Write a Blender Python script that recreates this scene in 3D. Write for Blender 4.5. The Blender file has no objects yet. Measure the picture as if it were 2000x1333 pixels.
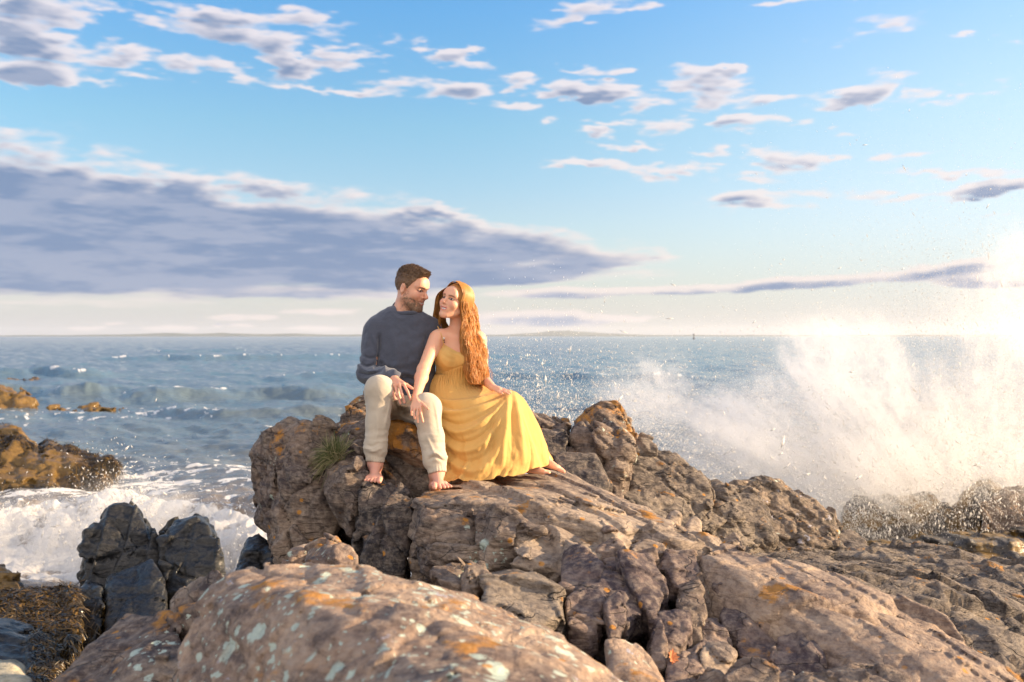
import bpy, math, random, os
import numpy as np
from mathutils import Vector, Matrix
# ------------------------------------------------------------------ camera
SC = bpy.context.scene
F = 1944.0          # focal length in pixels of a 2000 px wide picture (35 mm lens)
CZ = 2.6            # eye height above the sea
HOR = 657.0
cam_d = bpy.data.cameras.new('camera'); cam = bpy.data.objects.new('camera', cam_d)
SC.collection.objects.link(cam); SC.camera = cam
cam.location = (0, 0, CZ); cam.rotation_euler = (math.pi/2, 0, 0)
cam_d.lens = 35; cam_d.sensor_width = 36; cam_d.shift_y = -0.00475
cam_d.clip_start = 0.05; cam_d.clip_end = 40000
cam_d.dof.use_dof = True; cam_d.dof.focus_distance = 5.7; cam_d.dof.aperture_fstop = 3.2
# ------------------------------------------------------------------ light
SUN_EL, SUN_AZ = 15.0, 84.0        # azimuth from +Y (into the picture) towards +X (right)
SUN_STRENGTH, SKY_STRENGTH, EXPOSURE = 4.4, 0.08, 1.4
sun_d = bpy.data.lights.new('sun', 'SUN'); sun = bpy.data.objects.new('sun', sun_d)
SC.collection.objects.link(sun)
sun_d.energy = SUN_STRENGTH; sun_d.angle = math.radians(0.6); sun_d.color = (1.0, 0.74, 0.46)
_e, _a = math.radians(SUN_EL), math.radians(SUN_AZ)
SUN_DIR = Vector((math.sin(_a)*math.cos(_e), math.cos(_a)*math.cos(_e), math.sin(_e)))
sun.rotation_euler = SUN_DIR.to_track_quat('Z', 'Y').to_euler()
sun.location = (20, 10, 15)
SC.view_settings.view_transform = 'Standard'; SC.view_settings.look = 'None'
SC.view_settings.gamma = 1; SC.view_settings.exposure = EXPOSURE
SC.cycles.volume_bounces = 8
SC.cycles.max_bounces = 10
SC.cycles.volume_step_rate = 2.0
SC.cycles.use_denoising = True

class NT:
    """small helper to write node trees"""
    def __init__(s, tree): s.t = tree
    def n(s, typ, ins=None, **kw):
        nd = s.t.nodes.new(typ)
        for k, v in kw.items(): setattr(nd, k, v)
        for k, v in (ins or {}).items():
            sock = nd.inputs[k]
            if isinstance(v, bpy.types.NodeSocket): s.t.links.new(v, sock)
            elif isinstance(v, bpy.types.Node): s.t.links.new(v.outputs[0], sock)
            else:
                if hasattr(sock, 'default_value'): sock.default_value = v
        return nd
    def m(s, op, a, b=0.0, c=None, clamp=False):
        ins = {0: a, 1: b}
        if c is not None: ins[2] = c
        return s.n('ShaderNodeMath', ins, operation=op, use_clamp=clamp).outputs[0]
    def vm(s, op, a, b=(0,0,0)):
        return s.n('ShaderNodeVectorMath', {0: a, 1: b}, operation=op).outputs[0]
    def ss(s, v, a, b, lo=0.0, hi=1.0):
        return s.n('ShaderNodeMapRange', {'Value': v, 'From Min': a, 'From Max': b, 'To Min': lo, 'To Max': hi}, interpolation_type='SMOOTHSTEP').outputs[0]
    def mix(s, f, a, b, mode='MIX'):
        nd = s.t.nodes.new('ShaderNodeMix'); nd.data_type = 'RGBA'; nd.blend_type = mode
        for i, v in ((0, f), (6, a), (7, b)):
            if isinstance(v, (bpy.types.NodeSocket,)): s.t.links.new(v, nd.inputs[i])
            elif i == 0: nd.inputs[0].default_value = v
            else: nd.inputs[i].default_value = (*v, 1.0) if len(v) == 3 else v
        return nd.outputs[2]
    def noise(s, vec, scale, detail=4, rough=0.55, dist=0.0, out=0):
        return s.n('ShaderNodeTexNoise', {'Vector': vec, 'Scale': scale, 'Detail': detail, 'Roughness': rough, 'Distortion': dist}).outputs[out]
    def link(s, a, b): s.t.links.new(a, b)

# ------------------------------------------------------------------ world: daylight sky with clouds
# clouds as (centre x, centre y, half width, half height, tilt in degrees, thickness), traced as bearings from the shore
CL = [
 # the long dark bank on the left
 (40,430,400,175,-3,1.5),(330,455,420,135,-6,1.5),(600,480,330,100,-8,1.35),(120,520,520,60,0,1.5),(760,505,420,62,0,1.3),(980,490,260,52,0,1.1),
 (700,535,600,24,0,1.2),(1150,505,160,30,0,.75),(820,425,140,40,-22,.62),(560,375,180,35,-8,.7),
 # thin banks near the horizon
 (600,573,260,14,0,.8),(500,574,160,12,0,.7),(1150,574,270,13,1,1.0),(1420,562,330,10,2.5,.9),(1650,549,300,13,2,1.0),(1850,524,210,15,5,.95),(1960,550,170,12,0,.9),(1050,622,150,18,0,1.0),(1195,624,60,8,0,.8),
 (500,622,70,7,0,.9),(140,641,34,6,0,.75),(180,631,14,5,0,.7),(325,641,58,9,0,.8),(445,636,20,6,0,.75),(488,637,14,6,0,.7),(670,610,90,8,0,.75),(650,645,60,6,0,.6),(1090,522,170,10,2,1.0),
 # upper left
 (20,70,130,50,0,1.25),(100,95,130,30,0,1.2),(40,135,170,30,2,1.2),(60,20,90,30,0,.9),(32,163,38,14,0,.7),(140,150,150,13,0,.9),(160,5,110,16,0,.8),
 (298,36,50,13,0,.62),(420,25,110,22,-3,1.1),(560,30,110,24,0,.95),(640,42,70,10,-10,.6),(418,53,22,9,0,.5),(560,75,70,30,0,.72),(520,60,200,22,0,.8),
 (300,110,90,22,-4,.95),(400,122,80,16,-4,.75),(460,135,110,12,-14,.62),(240,122,60,16,-10,.8),(250,160,50,10,0,.65),(350,154,70,10,0,.72),(600,165,110,9,-8,.6),(590,125,90,30,-6,1.0),(680,122,100,15,0,.95),
 (815,82,26,13,0,.55),(700,98,50,10,0,.6),(832,129,42,10,-6,.55),(880,100,70,15,10,.7),(950,88,30,11,0,.55),(920,122,60,17,0,.72),(850,172,100,26,0,1.0),(900,170,70,20,-4,.8),(730,182,60,8,0,.9),(1010,155,60,14,-3,.95),(1130,133,50,8,0,.7),
 (1000,200,60,14,-4,.62),(1080,35,60,4,0,.35),(1170,22,120,16,14,.55),(1250,8,60,10,0,.5),(1490,5,90,9,0,.55),(1700,2,70,6,0,.5),
 # middle right
 (1160,175,70,18,-6,1.05),(1250,198,80,20,0,.82),(1195,143,46,10,0,.6),(1380,142,60,14,-8,.72),(1420,165,90,28,-12,.95),(1430,198,70,18,0,.62),(1550,182,46,9,0,.55),(1340,170,60,14,0,.8),(1390,195,60,16,0,.8),
 (1700,165,60,26,8,.62),(1690,192,100,18,2,.64),(1820,176,60,11,-4,.55),(1945,180,70,13,8,.55),(1660,172,70,12,0,.7),(1660,80,60,14,0,.42),(1735,50,60,22,0,.38),(1860,62,24,6,0,.45),(1955,82,28,7,0,.5),(1930,57,18,6,0,.5),
 (1170,240,54,10,0,.95),(1270,252,64,20,0,.74),(1140,262,46,9,0,.75),(1040,235,40,10,-8,.68),(1190,286,80,8,0,.6),(1480,245,80,20,0,.72),(1440,242,40,12,0,.9),(1530,306,76,26,0,.72),(1330,320,48,15,0,.62),(1190,322,110,10,-2,1.0),(1240,338,60,12,-14,.6),(1440,342,90,10,-4,.5),
 (1460,390,110,20,-3,1.15),(1600,378,130,12,0,.66),(1370,292,40,8,0,.5),(1720,310,50,12,0,.42),(1800,305,60,10,0,.45),(1850,340,130,9,-3,.85),(1930,370,110,16,0,1.1),(1980,355,60,10,0,1.1),(1780,382,80,8,2,.6),(1990,425,30,7,0,.7),
 (1670,250,22,10,0,.42),(1290,228,20,6,0,.4),(1350,218,40,7,0,.42),
 # out of the frame, for the light and the reflections
 (-500,300,500,120,0,1.2),(2600,380,500,60,0,.8),(2900,150,500,60,4,.7),(1000,-900,900,120,10,.6),(-300,-500,600,90,-8,.7),(2300,-600,500,80,6,.6),
]
# ------------------------------------------------------------------ numpy noise
_rs = np.random.RandomState(7)
_T3 = _rs.rand(64, 64, 64).astype(np.float32)*2-1
_T2 = _rs.rand(256, 256).astype(np.float32)*2-1
def noise3(x, y, z):
    xi = np.floor(x).astype(np.int32); yi = np.floor(y).astype(np.int32); zi = np.floor(z).astype(np.int32)
    fx = (x-xi).astype(np.float32); fy = (y-yi).astype(np.float32); fz = (z-zi).astype(np.float32)
    fx = fx*fx*(3-2*fx); fy = fy*fy*(3-2*fy); fz = fz*fz*(3-2*fz)
    x0, x1, y0, y1, z0, z1 = xi & 63, (xi+1) & 63, yi & 63, (yi+1) & 63, zi & 63, (zi+1) & 63
    a = _T3[x0, y0, z0]*(1-fx)+_T3[x1, y0, z0]*fx; b = _T3[x0, y1, z0]*(1-fx)+_T3[x1, y1, z0]*fx
    c = _T3[x0, y0, z1]*(1-fx)+_T3[x1, y0, z1]*fx; d = _T3[x0, y1, z1]*(1-fx)+_T3[x1, y1, z1]*fx
    return (a*(1-fy)+b*fy)*(1-fz)+(c*(1-fy)+d*fy)*fz
def fbm3(x, y, z, oct=4, gain=.5, seed=0.0):
    s = 0; a = 1.0; n = 0
    x = x+seed*13.7; y = y+seed*7.3; z = z+seed*3.1
    for i in range(oct):
        s = s+a*noise3(x, y, z); n += a; a *= gain
        x, y, z = x*2.03+11.3, y*2.03+5.7, z*2.03+17.1
    return s/n
def noise2(x, y):
    xi = np.floor(x).astype(np.int32); yi = np.floor(y).astype(np.int32)
    fx = (x-xi).astype(np.float32); fy = (y-yi).astype(np.float32)
    fx = fx*fx*(3-2*fx); fy = fy*fy*(3-2*fy)
    x0, x1, y0, y1 = xi & 255, (xi+1) & 255, yi & 255, (yi+1) & 255
    return (_T2[x0, y0]*(1-fx)+_T2[x1, y0]*fx)*(1-fy)+(_T2[x0, y1]*(1-fx)+_T2[x1, y1]*fx)*fy
def fbm2(x, y, oct=4, gain=.5, seed=0.0):
    s = 0; a = 1.0; n = 0
    x = x+seed*13.7; y = y+seed*7.3
    for i in range(oct):
        s = s+a*noise2(x, y); n += a; a *= gain
        x, y = x*2.03*.8-y*2.03*.6+11.3, x*2.03*.6+y*2.03*.8+5.7
    return s/n
def sstep(v, a, b):
    t = np.clip((v-a)/(b-a), 0, 1); return t*t*(3-2*t)

AZM, ELM = 0.60, 0.42                       # the cloud field covers +-AZM in bearing, 0..ELM in tan(elevation), then mirrors on
def cloud_field():
    W, H = 2400, 1000
    az = (np.arange(W)+.5)/W*2*AZM-AZM; te = (np.arange(H)+.5)/H*ELM
    A, E = np.meshgrid(az.astype(np.float32), te.astype(np.float32))
    U = A*20; V = E*20
    wx = fbm2(U*.5, V*2.0, 4, .6, 1)*.050+fbm2(U*3, V*9, 4, .65, 5)*.026; wy = fbm2(U*.5, V*2.0, 4, .6, 2)*.013+fbm2(U*3, V*9, 4, .65, 6)*.0085
    wy = wy*(.22+.78*sstep(E, .04, .2))
    acc = np.zeros_like(A); bank = np.zeros_like(A)
    for ci, (cx, cy, a, b, tilt, wt) in enumerate(CL):
        if cy > 500 and b < 45: wt = wt*1.35
        a0 = math.atan((cx-1000)/F); k = math.cos(a0); t0 = (HOR-cy)/F*k
        if abs(a0) > AZM+.1 or t0 > ELM+.1: continue
        ra, rb = a*1.18/F*k, b*1.12/F*k
        c0, c1 = np.searchsorted(az, [a0-ra-.08, a0+ra+.08]); pad = rb+ra*abs(math.tan(math.radians(tilt)))+.03
        r0, r1 = np.searchsorted(te, [t0-pad, t0+pad])
        if c1 <= c0 or r1 <= r0: continue
        sl = (slice(r0, r1), slice(c0, c1))
        dx = A[sl]+wx[sl]-a0; dy = E[sl]+wy[sl]-t0
        ct, st_ = math.cos(math.radians(tilt)), math.sin(math.radians(tilt))
        X = (dx*ct+dy*st_)/ra; Y = (-dx*st_+dy*ct)/rb
        v = np.clip((1-np.sqrt(X*X+Y*Y))*wt*1.5, 0, None)
        if ci < 10: bank[sl] = np.maximum(bank[sl], v)
        acc[sl] = np.where((acc[sl] > 0) & (v > 0), np.log(np.exp(acc[sl]*6)+np.exp(v*6)-1)/6, np.maximum(acc[sl], v))
    lowf = sstep(E, .14, .03)
    fine = fbm2(U*1.6, V*6.5, 5, .62, 3)*(1-lowf)+fbm2(U*1.3, V*20, 5, .6, 13)*.55*lowf; cells = fbm2(U*.7, V*2.6, 4, .55, 4)
    D = acc+fine*.92*sstep(acc, 0, .35)+cells*.4*sstep(acc, 0, .2)-.06
    D = D*sstep(acc, 0.0, .14)
    # a little blur, clouds are out of focus
    for _ in range(5):
        D[:, 1:-1] = (D[:, :-2]+2*D[:, 1:-1]+D[:, 2:])/4; D[1:-1] = (D[:-2]+2*D[1:-1]+D[2:])/4
    k_ = 9; cs_ = np.cumsum(np.pad(D, ((0, 0), (k_+1, k_)), 'edge'), axis=1); D = .55*D+.45*(cs_[:, 2*k_+1:]-cs_[:, :-2*k_-1])/(2*k_+1)
    alpha = sstep(D, -.02, .80)
    sx, sy = 14, 13
    Dl = np.zeros_like(D); Dl[:-sy, :-sx] = D[sy:, sx:]
    for _ in range(3):
        Dl[:, 2:-2] = (Dl[:, :-4]+2*Dl[:, 2:-2]+Dl[:, 4:])/4; Dl[2:-2] = (Dl[:-4]+2*Dl[2:-2]+Dl[4:])/4
    lit = D-Dl
    thick = np.minimum(D, 1.6)*.75+Dl*.45-lit*.35+fine*.16+cells*.10
    shade = sstep(thick+.36*sstep(bank, .15, .9), .46, 1.60)
    tex = np.stack([alpha, shade, sstep(fbm2(U*.9, V*4.5, 4, .6, 8), -.35, .35), np.ones_like(D)], -1).astype(np.float32)
    im = bpy.data.images.new('cloud_field', W, H, alpha=True, float_buffer=True); im.colorspace_settings.name = 'Non-Color'
    im.pixels.foreach_set(tex.ravel()); im.update(); return im
SKY_RAMP = [(0.0, (1.05, 1.0, .98)), (.29, (1.10, 1.02, .97)), (.46, (.98, 1.12, 1.04)), (.72, (.74, 1.14, 1.26)), (1.0, (.7, 1.1, 1.3))]
def build_world():
    w = bpy.data.worlds.new('World'); SC.world = w; w.use_nodes = True
    t = w.node_tree; t.nodes.clear(); N = NT(t)
    tc = N.n('ShaderNodeTexCoord').outputs['Generated']
    sp = N.n('ShaderNodeSeparateXYZ', {0: tc})
    x, y, z = sp.outputs
    az = N.m('ARCTAN2', x, y)
    hr = N.m('SQRT', N.m('ADD', N.m('MULTIPLY', x, x), N.m('MULTIPLY', y, y)))
    el = N.m('DIVIDE', z, N.m('MAXIMUM', hr, .02))
    uv = N.n('ShaderNodeCombineXYZ', {0: N.m('MULTIPLY_ADD', az, .5/AZM, .5), 1: N.m('MULTIPLY', el, 1/ELM), 2: 0.0}).outputs[0]
    tex = N.n('ShaderNodeTexImage', {0: uv}, image=cloud_field(), extension='MIRROR', interpolation='Linear')
    cs = N.n('ShaderNodeSeparateColor', {0: tex.outputs[0]})
    sky = N.n('ShaderNodeTexSky', sky_type='NISHITA', sun_disc=False, sun_elevation=math.radians(SUN_EL), sun_rotation=math.radians(SUN_AZ), altitude=0, air_density=1.0, dust_density=0.3, ozone_density=3.0)
    elc = N.m('MAXIMUM', el, 0.0)
    hz = N.n('ShaderNodeValToRGB', {0: N.m('MULTIPLY', elc, 2.2)})
    cr = hz.color_ramp; cr.interpolation = 'LINEAR'
    while len(cr.elements) < len(SKY_RAMP): cr.elements.new(.5)
    for e_, (p_, c_) in zip(cr.elements, SKY_RAMP): e_.position = p_; e_.color = (*c_, 1)
    base = N.vm('MULTIPLY', sky.outputs[0], hz.outputs[0])
    base = N.mix(N.m('MULTIPLY', N.ss(az, -.1, .65), N.ss(elc, .45, .10, .15, .55)), base, (4.3, 4.55, 4.75))
    base = N.mix(N.ss(elc, .15, -.02, 0, .85), base, N.mix(N.ss(az, -.5, .3), (2.85, 2.8, 3.1), (3.0, 2.92, 3.0)))
    up = N.m('MULTIPLY', N.ss(el, 0.0, .008), N.ss(el, 2.5, 1.2))
    alpha = N.m('MULTIPLY', N.m('MULTIPLY', cs.outputs[0], up), N.m('ADD', .80, N.m('MULTIPLY', cs.outputs[1], .17)))
    low = N.ss(elc, 0.0, .25)
    lightc = N.mix(low, CLOUD_LIGHT[0], CLOUD_LIGHT[1])
    darkc = N.mix(cs.outputs[2], CLOUD_DARK[0], CLOUD_DARK[1])
    fin = N.mix(alpha, base, N.mix(cs.outputs[1], lightc, darkc))
    # added fill: unseen bright sky behind the camera lightens surfaces facing it
    back = N.m('MULTIPLY', N.ss(y, .10, -.55), N.ss(z, -.05, .05))
    fin = N.mix(N.m('MULTIPLY', back, .85), fin, BACK_FILL)
    bg = N.n('ShaderNodeBackground', {'Color': fin, 'Strength': SKY_STRENGTH})
    N.n('ShaderNodeOutputWorld', {'Surface': bg.outputs[0]})
    w.cycles.sampling_method = 'MANUAL'; w.cycles.sample_map_resolution = 512
BACK_FILL = (8.6, 7.6, 6.9)
CLOUD_LIGHT = ((4.5, 3.9, 3.7), (4.7, 4.15, 4.1))
CLOUD_DARK = ((1.02, 1.45, 2.35), (1.7, 2.0, 2.75))
build_world()
# ------------------------------------------------------------------ helpers: objects
Q = float(os.environ.get('Q', '1'))         # grid coarsening while testing
def P(px, py, d):
    """the point seen at pixel (px, py) of the 2000 px wide picture, d metres into the scene"""
    return np.array([(px-1000)/F*d, d, CZ-(py-HOR)/F*d])
def link_mesh(name, verts, faces, mat=None, parent=None, smooth=True, attrs=None, origin=None, uniform=None):
    me = bpy.data.meshes.new(name)
    verts = np.asarray(verts, np.float32)
    if origin is not None: verts = verts-np.asarray(origin, np.float32)
    if isinstance(faces, np.ndarray):
        nf, k = faces.shape
        me.vertices.add(len(verts)); me.vertices.foreach_set('co', verts.ravel())
        me.loops.add(nf*k); me.loops.foreach_set('vertex_index', faces.astype(np.int32).ravel())
        me.polygons.add(nf); me.polygons.foreach_set('loop_start', np.arange(0, nf*k, k, dtype=np.int32))
        me.update(calc_edges=True)
    else:
        me.from_pydata(verts.tolist(), [], faces); me.update()
    if smooth: me.polygons.foreach_set('use_smooth', np.ones(len(me.polygons), bool))
    for k_, v_ in (attrs or {}).items():
        if v_.ndim == 1:
            a = me.attributes.new(k_, 'FLOAT', 'POINT'); a.data.foreach_set('value', v_.astype(np.float32))
        else:
            a = me.attributes.new(k_, 'FLOAT_COLOR', 'POINT')
            c = np.ones((len(v_), 4), np.float32); c[:, :3] = v_; a.data.foreach_set('color', c.ravel())
    ob = bpy.data.objects.new(name, me); SC.collection.objects.link(ob)
    if mat is not None: me.materials.append(mat)
    if origin is not None: ob.location = [float(c) for c in origin]
    if parent is not None:
        ob.parent = parent
        if parent.type == 'EMPTY' or True:
            ob.location = Vector(ob.location)-parent.matrix_world.translation if parent.parent is None else ob.location
            if parent.parent is None: ob.location = Vector([float(c) for c in (origin if origin is not None else (0, 0, 0))])-Vector(parent.location)
            else: ob.location = Vector([float(c) for c in (origin if origin is not None else (0, 0, 0))])-Vector(parent.location)-Vector(parent.parent.location)
    return ob
def tag(ob, label=None, cat=None, group=None, kind=None):
    if label: ob['label'] = label
    if cat: ob['category'] = cat
    if group: ob['group'] = group
    if kind: ob['kind'] = kind
    return ob

# ------------------------------------------------------------------ surface nets
def surface_nets(G, org, h):
    """G: scalar grid (negative inside) -> vertices, quads"""
    nx, ny, nz = G.shape
    S = G < 0
    cnt = np.zeros((nx-1, ny-1, nz-1), np.uint8)
    for dx in (0, 1):
        for dy in (0, 1):
            for dz in (0, 1):
                cnt += S[dx:nx-1+dx, dy:ny-1+dy, dz:nz-1+dz]
    act = (cnt > 0) & (cnt < 8)
    idx = -np.ones(act.shape, np.int32); I, J, K = np.nonzero(act)
    idx[I, J, K] = np.arange(len(I))
    acc = np.zeros((len(I), 3), np.float32); n = np.zeros(len(I), np.float32)
    c = {}
    for dx in (0, 1):
        for dy in (0, 1):
            for dz in (0, 1): c[dx, dy, dz] = G[I+dx, J+dy, K+dz]
    for a in range(3):
        o = [b for b in range(3) if b != a]
        for u in (0, 1):
            for v in (0, 1):
                k0 = [0, 0, 0]; k0[o[0]] = u; k0[o[1]] = v; k1 = list(k0); k1[a] = 1
                A, B = c[tuple(k0)], c[tuple(k1)]; m = (A < 0) != (B < 0)
                t = np.where(m, A/np.where(m, A-B, 1), 0)
                p = np.zeros((len(I), 3), np.float32); p[:, o[0]] = u; p[:, o[1]] = v; p[:, a] = t
                acc += p*m[:, None]; n += m
    V = (np.stack([I, J, K], 1)+acc/n[:, None])*h+np.asarray(org)
    quads = []
    for a in range(3):
        b, d = (a+1) % 3, (a+2) % 3
        s0 = [slice(None)]*3; s1 = [slice(None)]*3; s0[a] = slice(0, -1); s1[a] = slice(1, None)
        A, B = S[tuple(s0)], S[tuple(s1)]
        ii = np.argwhere(A != B)
        ok = (ii[:, b] > 0) & (ii[:, d] > 0) & (ii[:, b] < idx.shape[b]) & (ii[:, d] < idx.shape[d])
        ii = ii[ok]
        def at(db, dd):
            q = ii.copy(); q[:, b] -= db; q[:, d] -= dd
            return idx[q[:, 0], q[:, 1], q[:, 2]]
        q = np.stack([at(0, 0), at(1, 0), at(1, 1), at(0, 1)], 1)
        fl = A[tuple(ii.T)]
        q[~fl] = q[~fl][:, ::-1]
        quads.append(q)
    F_ = np.concatenate(quads); F_ = F_[(F_ >= 0).all(1)]
    return V, F_
def sample_sdf(fn, lo, hi, h, band=None, coarse=4):
    """evaluate fn (points -> distance) on a grid: everywhere coarsely, near the surface finely"""
    lo = np.asarray(lo, float); hi = np.asarray(hi, float)
    n = np.ceil((hi-lo)/(h*coarse)).astype(int)+1
    gx = [lo[i]+np.arange(n[i])*h*coarse for i in range(3)]
    X = np.stack(np.meshgrid(*gx, indexing='ij'), -1).reshape(-1, 3).astype(np.float32)
    C = np.concatenate([fn(X[i:i+200000]) for i in range(0, len(X), 200000)]).reshape(n)
    G = np.repeat(np.repeat(np.repeat(C, coarse, 0), coarse, 1), coarse, 2)
    nb = (band if band is not None else 0)+h*coarse*1.9
    I, J, K = np.nonzero(np.abs(G) < nb)
    pts = (np.stack([I, J, K], 1)*h+lo).astype(np.float32)
    v = np.concatenate([fn(pts[i:i+200000]) for i in range(0, len(pts), 200000)]) if len(pts) else np.zeros(0)
    G[I, J, K] = v
    return G, lo
def convex_planes(pts):
    import bmesh
    bm = bmesh.new()
    for p in pts: bm.verts.new([float(c) for c in p])
    r = bmesh.ops.convex_hull(bm, input=bm.verts)
    bm.normal_update()
    c = np.mean(pts, 0); pl = []
    for f in bm.faces:
        nrm = np.array(f.normal); q = np.array(f.verts[0].co)
        if f.calc_area() < 1e-7: continue
        if np.dot(nrm, c-q) > 0: nrm = -nrm
        pl.append((*nrm, np.dot(nrm, q)))
    bm.free()
    pl = np.array(pl)
    return np.unique(np.round(pl, 4), axis=0)
_VJ = _rs.rand(32, 32, 32, 3).astype(np.float32); _VR = _rs.rand(32, 32, 32, 4).astype(np.float32)
_NB = sorted([(i, j, k) for i in (-1, 0, 1) for j in (-1, 0, 1) for k in (-1, 0, 1)], key=lambda t: sum(map(abs, t)))[:19]
def voronoi(p, seed):
    """p (n,3): F1, F2, four random numbers of the nearest cell, vector to its centre"""
    p = p.astype(np.float32)+np.float32(seed*5.31)
    b = np.floor(p).astype(np.int32); n = len(p)
    f1 = np.full(n, 99., np.float32); f2 = f1.copy(); cid = np.zeros(n, np.int32); cv = np.zeros((n, 3), np.float32)
    VJ = _VJ.reshape(-1, 3); VR = _VR.reshape(-1, 4)
    fr = p-b
    for dx, dy, dz in _NB:
        i = ((((b[:, 0]+dx) & 31)*32+((b[:, 1]+dy) & 31))*32+((b[:, 2]+dz) & 31))
        v = fr-VJ[i]-np.array([dx, dy, dz], np.float32)
        d = np.abs(v).max(1)*.6+np.abs(v).sum(1)*.25
        m = d < f1
        f2 = np.where(m, f1, np.minimum(f2, d)); f1 = np.where(m, d, f1)
        cid[m] = i[m]; cv[m] = v[m]
    return f1, f2, VR[cid], cv
def rot(ax, ay, az):
    return np.array(Matrix.Rotation(math.radians(az), 3, 'Z') @ Matrix.Rotation(math.radians(ay), 3, 'Y') @ Matrix.Rotation(math.radians(ax), 3, 'X'), np.float32)
JOINTS = {  # spacing, depth, direction (in the rock's own frame), sawtooth steps or ridges
 'fract': ((.34, .045, 1, .25, .2, 1), (.19, .026, -.3, 1, .4, 0), (.13, .018, .2, -.3, 1, 1)),
 'block': ((.27, .040, 1, .3, -.2, 1), (.17, .024, -.4, 1, .3, 0), (.11, .014, .1, .3, 1, 1)),
 'slab': ((.17, .018, .1, .15, 1, 1), (.31, .022, 1, .3, .1, 1), (.09, .007, .05, .1, 1, 1)),
 'crisp': ((.16, .014, 1, .4, .2, 0), (.11, .010, -.3, 1, .5, 1)),
 'smooth': ((.24, .016, 1, .4, .2, 0), (.17, .012, -.3, 1, .5, 0)),
 'massive': ((.48, .045, 1, .5, .3, 0), (.20, .012, -.4, 1, .2, 1), (.11, .010, .3, -.2, 1, 1)),
 'wet': ((.22, .036, 1, .3, .3, 1), (.14, .022, -.3, 1, .4, 0)),
 'far': ((.7, .14, 1, .3, .3, 1), (.4, .08, -.3, 1, .5, 0)),
 'pillow': ((.25, .022, 1, .2, .5, 0),),
}
def rock_detail(p, seed, blocks, rough, R, style=''):
    """offset of the rock surface: broken blocks, cracks, roughness"""
    off = np.zeros(len(p), np.float32)
    w = np.stack([fbm3(p[:, 0]*2.5, p[:, 1]*2.5, p[:, 2]*2.5, 2, .5, seed+k) for k in range(3)], 1)
    q0 = (p+w*.022) @ R
    for k, (size, amp, tilt, cd, cw) in enumerate(blocks):
        q = q0/np.asarray(size, np.float32)
        f1, f2, r, cv = voronoi(q, seed*7+k*31)
        off += (r[:, 0]-.35)*amp+((cv*(r[:, 1:4]-.5)).sum(1))*tilt
        e = (f2-f1)
        strength = .35+.65*sstep(fbm3(p[:, 0]*3, p[:, 1]*3, p[:, 2]*3, 2, .5, seed+9+k), -.25, .3)
        off += cd*np.clip(1-e/(cw*2.2), 0, 1)*strength
    # joints and bedding: flat facets that meet in sharp edges, all cut along the same few directions
    for (L, a, dx, dy, dz, saw) in JOINTS.get(style, ()):
        u = (q0 @ np.array([dx, dy, dz], np.float32))/(L*math.sqrt(dx*dx+dy*dy+dz*dz))+seed*.37
        u = u+.5*fbm3(p[:, 0]*1.3+seed, p[:, 1]*1.3, p[:, 2]*1.3, 2, .5, seed+6)
        f = u-np.floor(u); cell = np.floor(u)
        amp_ = a*(.35+1.3*((np.sin(cell*12.9898+seed)*43758.5453) % 1.0))
        off += amp_*((f if saw else np.abs(f-.5)*2)-.5)
    if rough:
        s = 1/.12
        a = fbm3(p[:, 0]*s, p[:, 1]*s, p[:, 2]*s, 4, .55, seed+3)
        off += rough*a
        rd = 1-np.abs(fbm3(q0[:, 0]*4, q0[:, 1]*4, q0[:, 2]*22, 3, .5, seed+4))*2
        off += rough*.3*rd
    return off
STYLE = {   # (cell size, step, tilt, crack depth, crack width) per level, roughness
 'fract': ([((.56, .36, .28), .050, .12, .042, .022), ((.22, .14, .11), .008, .026, .010, .03)], .007),
 'slab': ([((1.1, .7, .16), .022, .04, .028, .022), ((.34, .24, .07), .007, .020, .008, .03)], .007),
 'smooth': ([((.5, .4, .35), .014, .05, .010, .02), ((.16, .13, .12), .005, .018, .004, .04)], .007),
 'massive': ([((1.2, .9, .5), .020, .05, .008, .012), ((.30, .22, .10), .004, .016, .003, .04)], .008),
 'crisp': ([((.30, .24, .20), .010, .05, .010, .03), ((.10, .08, .08), .003, .014, .004, .05)], .005),
 'pillow': ([((.30, .20, .15), .030, .09, .024, .07), ((.09, .07, .06), .009, .032, .008, .10)], .015),
 'block': ([((.36, .25, .23), .034, .09, .035, .028), ((.13, .10, .09), .007, .024, .008, .04)], .006),
 'wet': ([((.34, .24, .30), .030, .10, .030, .04), ((.13, .10, .12), .006, .020, .006, .05)], .005),
 'far': ([((.9, .7, .5), .15, .45, .08, .08), ((.3, .25, .2), .05, .12, .03, .12)], .05),
}
ROCK_JOBS = []
def rock(name, label, hulls, mat, style='fract', h=.014, seed=1, R=(20, 35, 10), rnd=.008, group='rocks of the shore', cat='rock', scale=1.0, kind=None):
    """a boulder: the union of convex blocks given by their corner points, broken up and roughened"""
    PL = [convex_planes(np.array(hp)).astype(np.float32) for hp in hulls]
    ROCK_JOBS.append(dict(name=name, label=label, PL=PL, allp=np.concatenate([np.array(hp) for hp in hulls]), mat=mat, style=style, h=h*Q, seed=seed, R=R, rnd=rnd, group=group, cat=cat, scale=scale))
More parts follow.
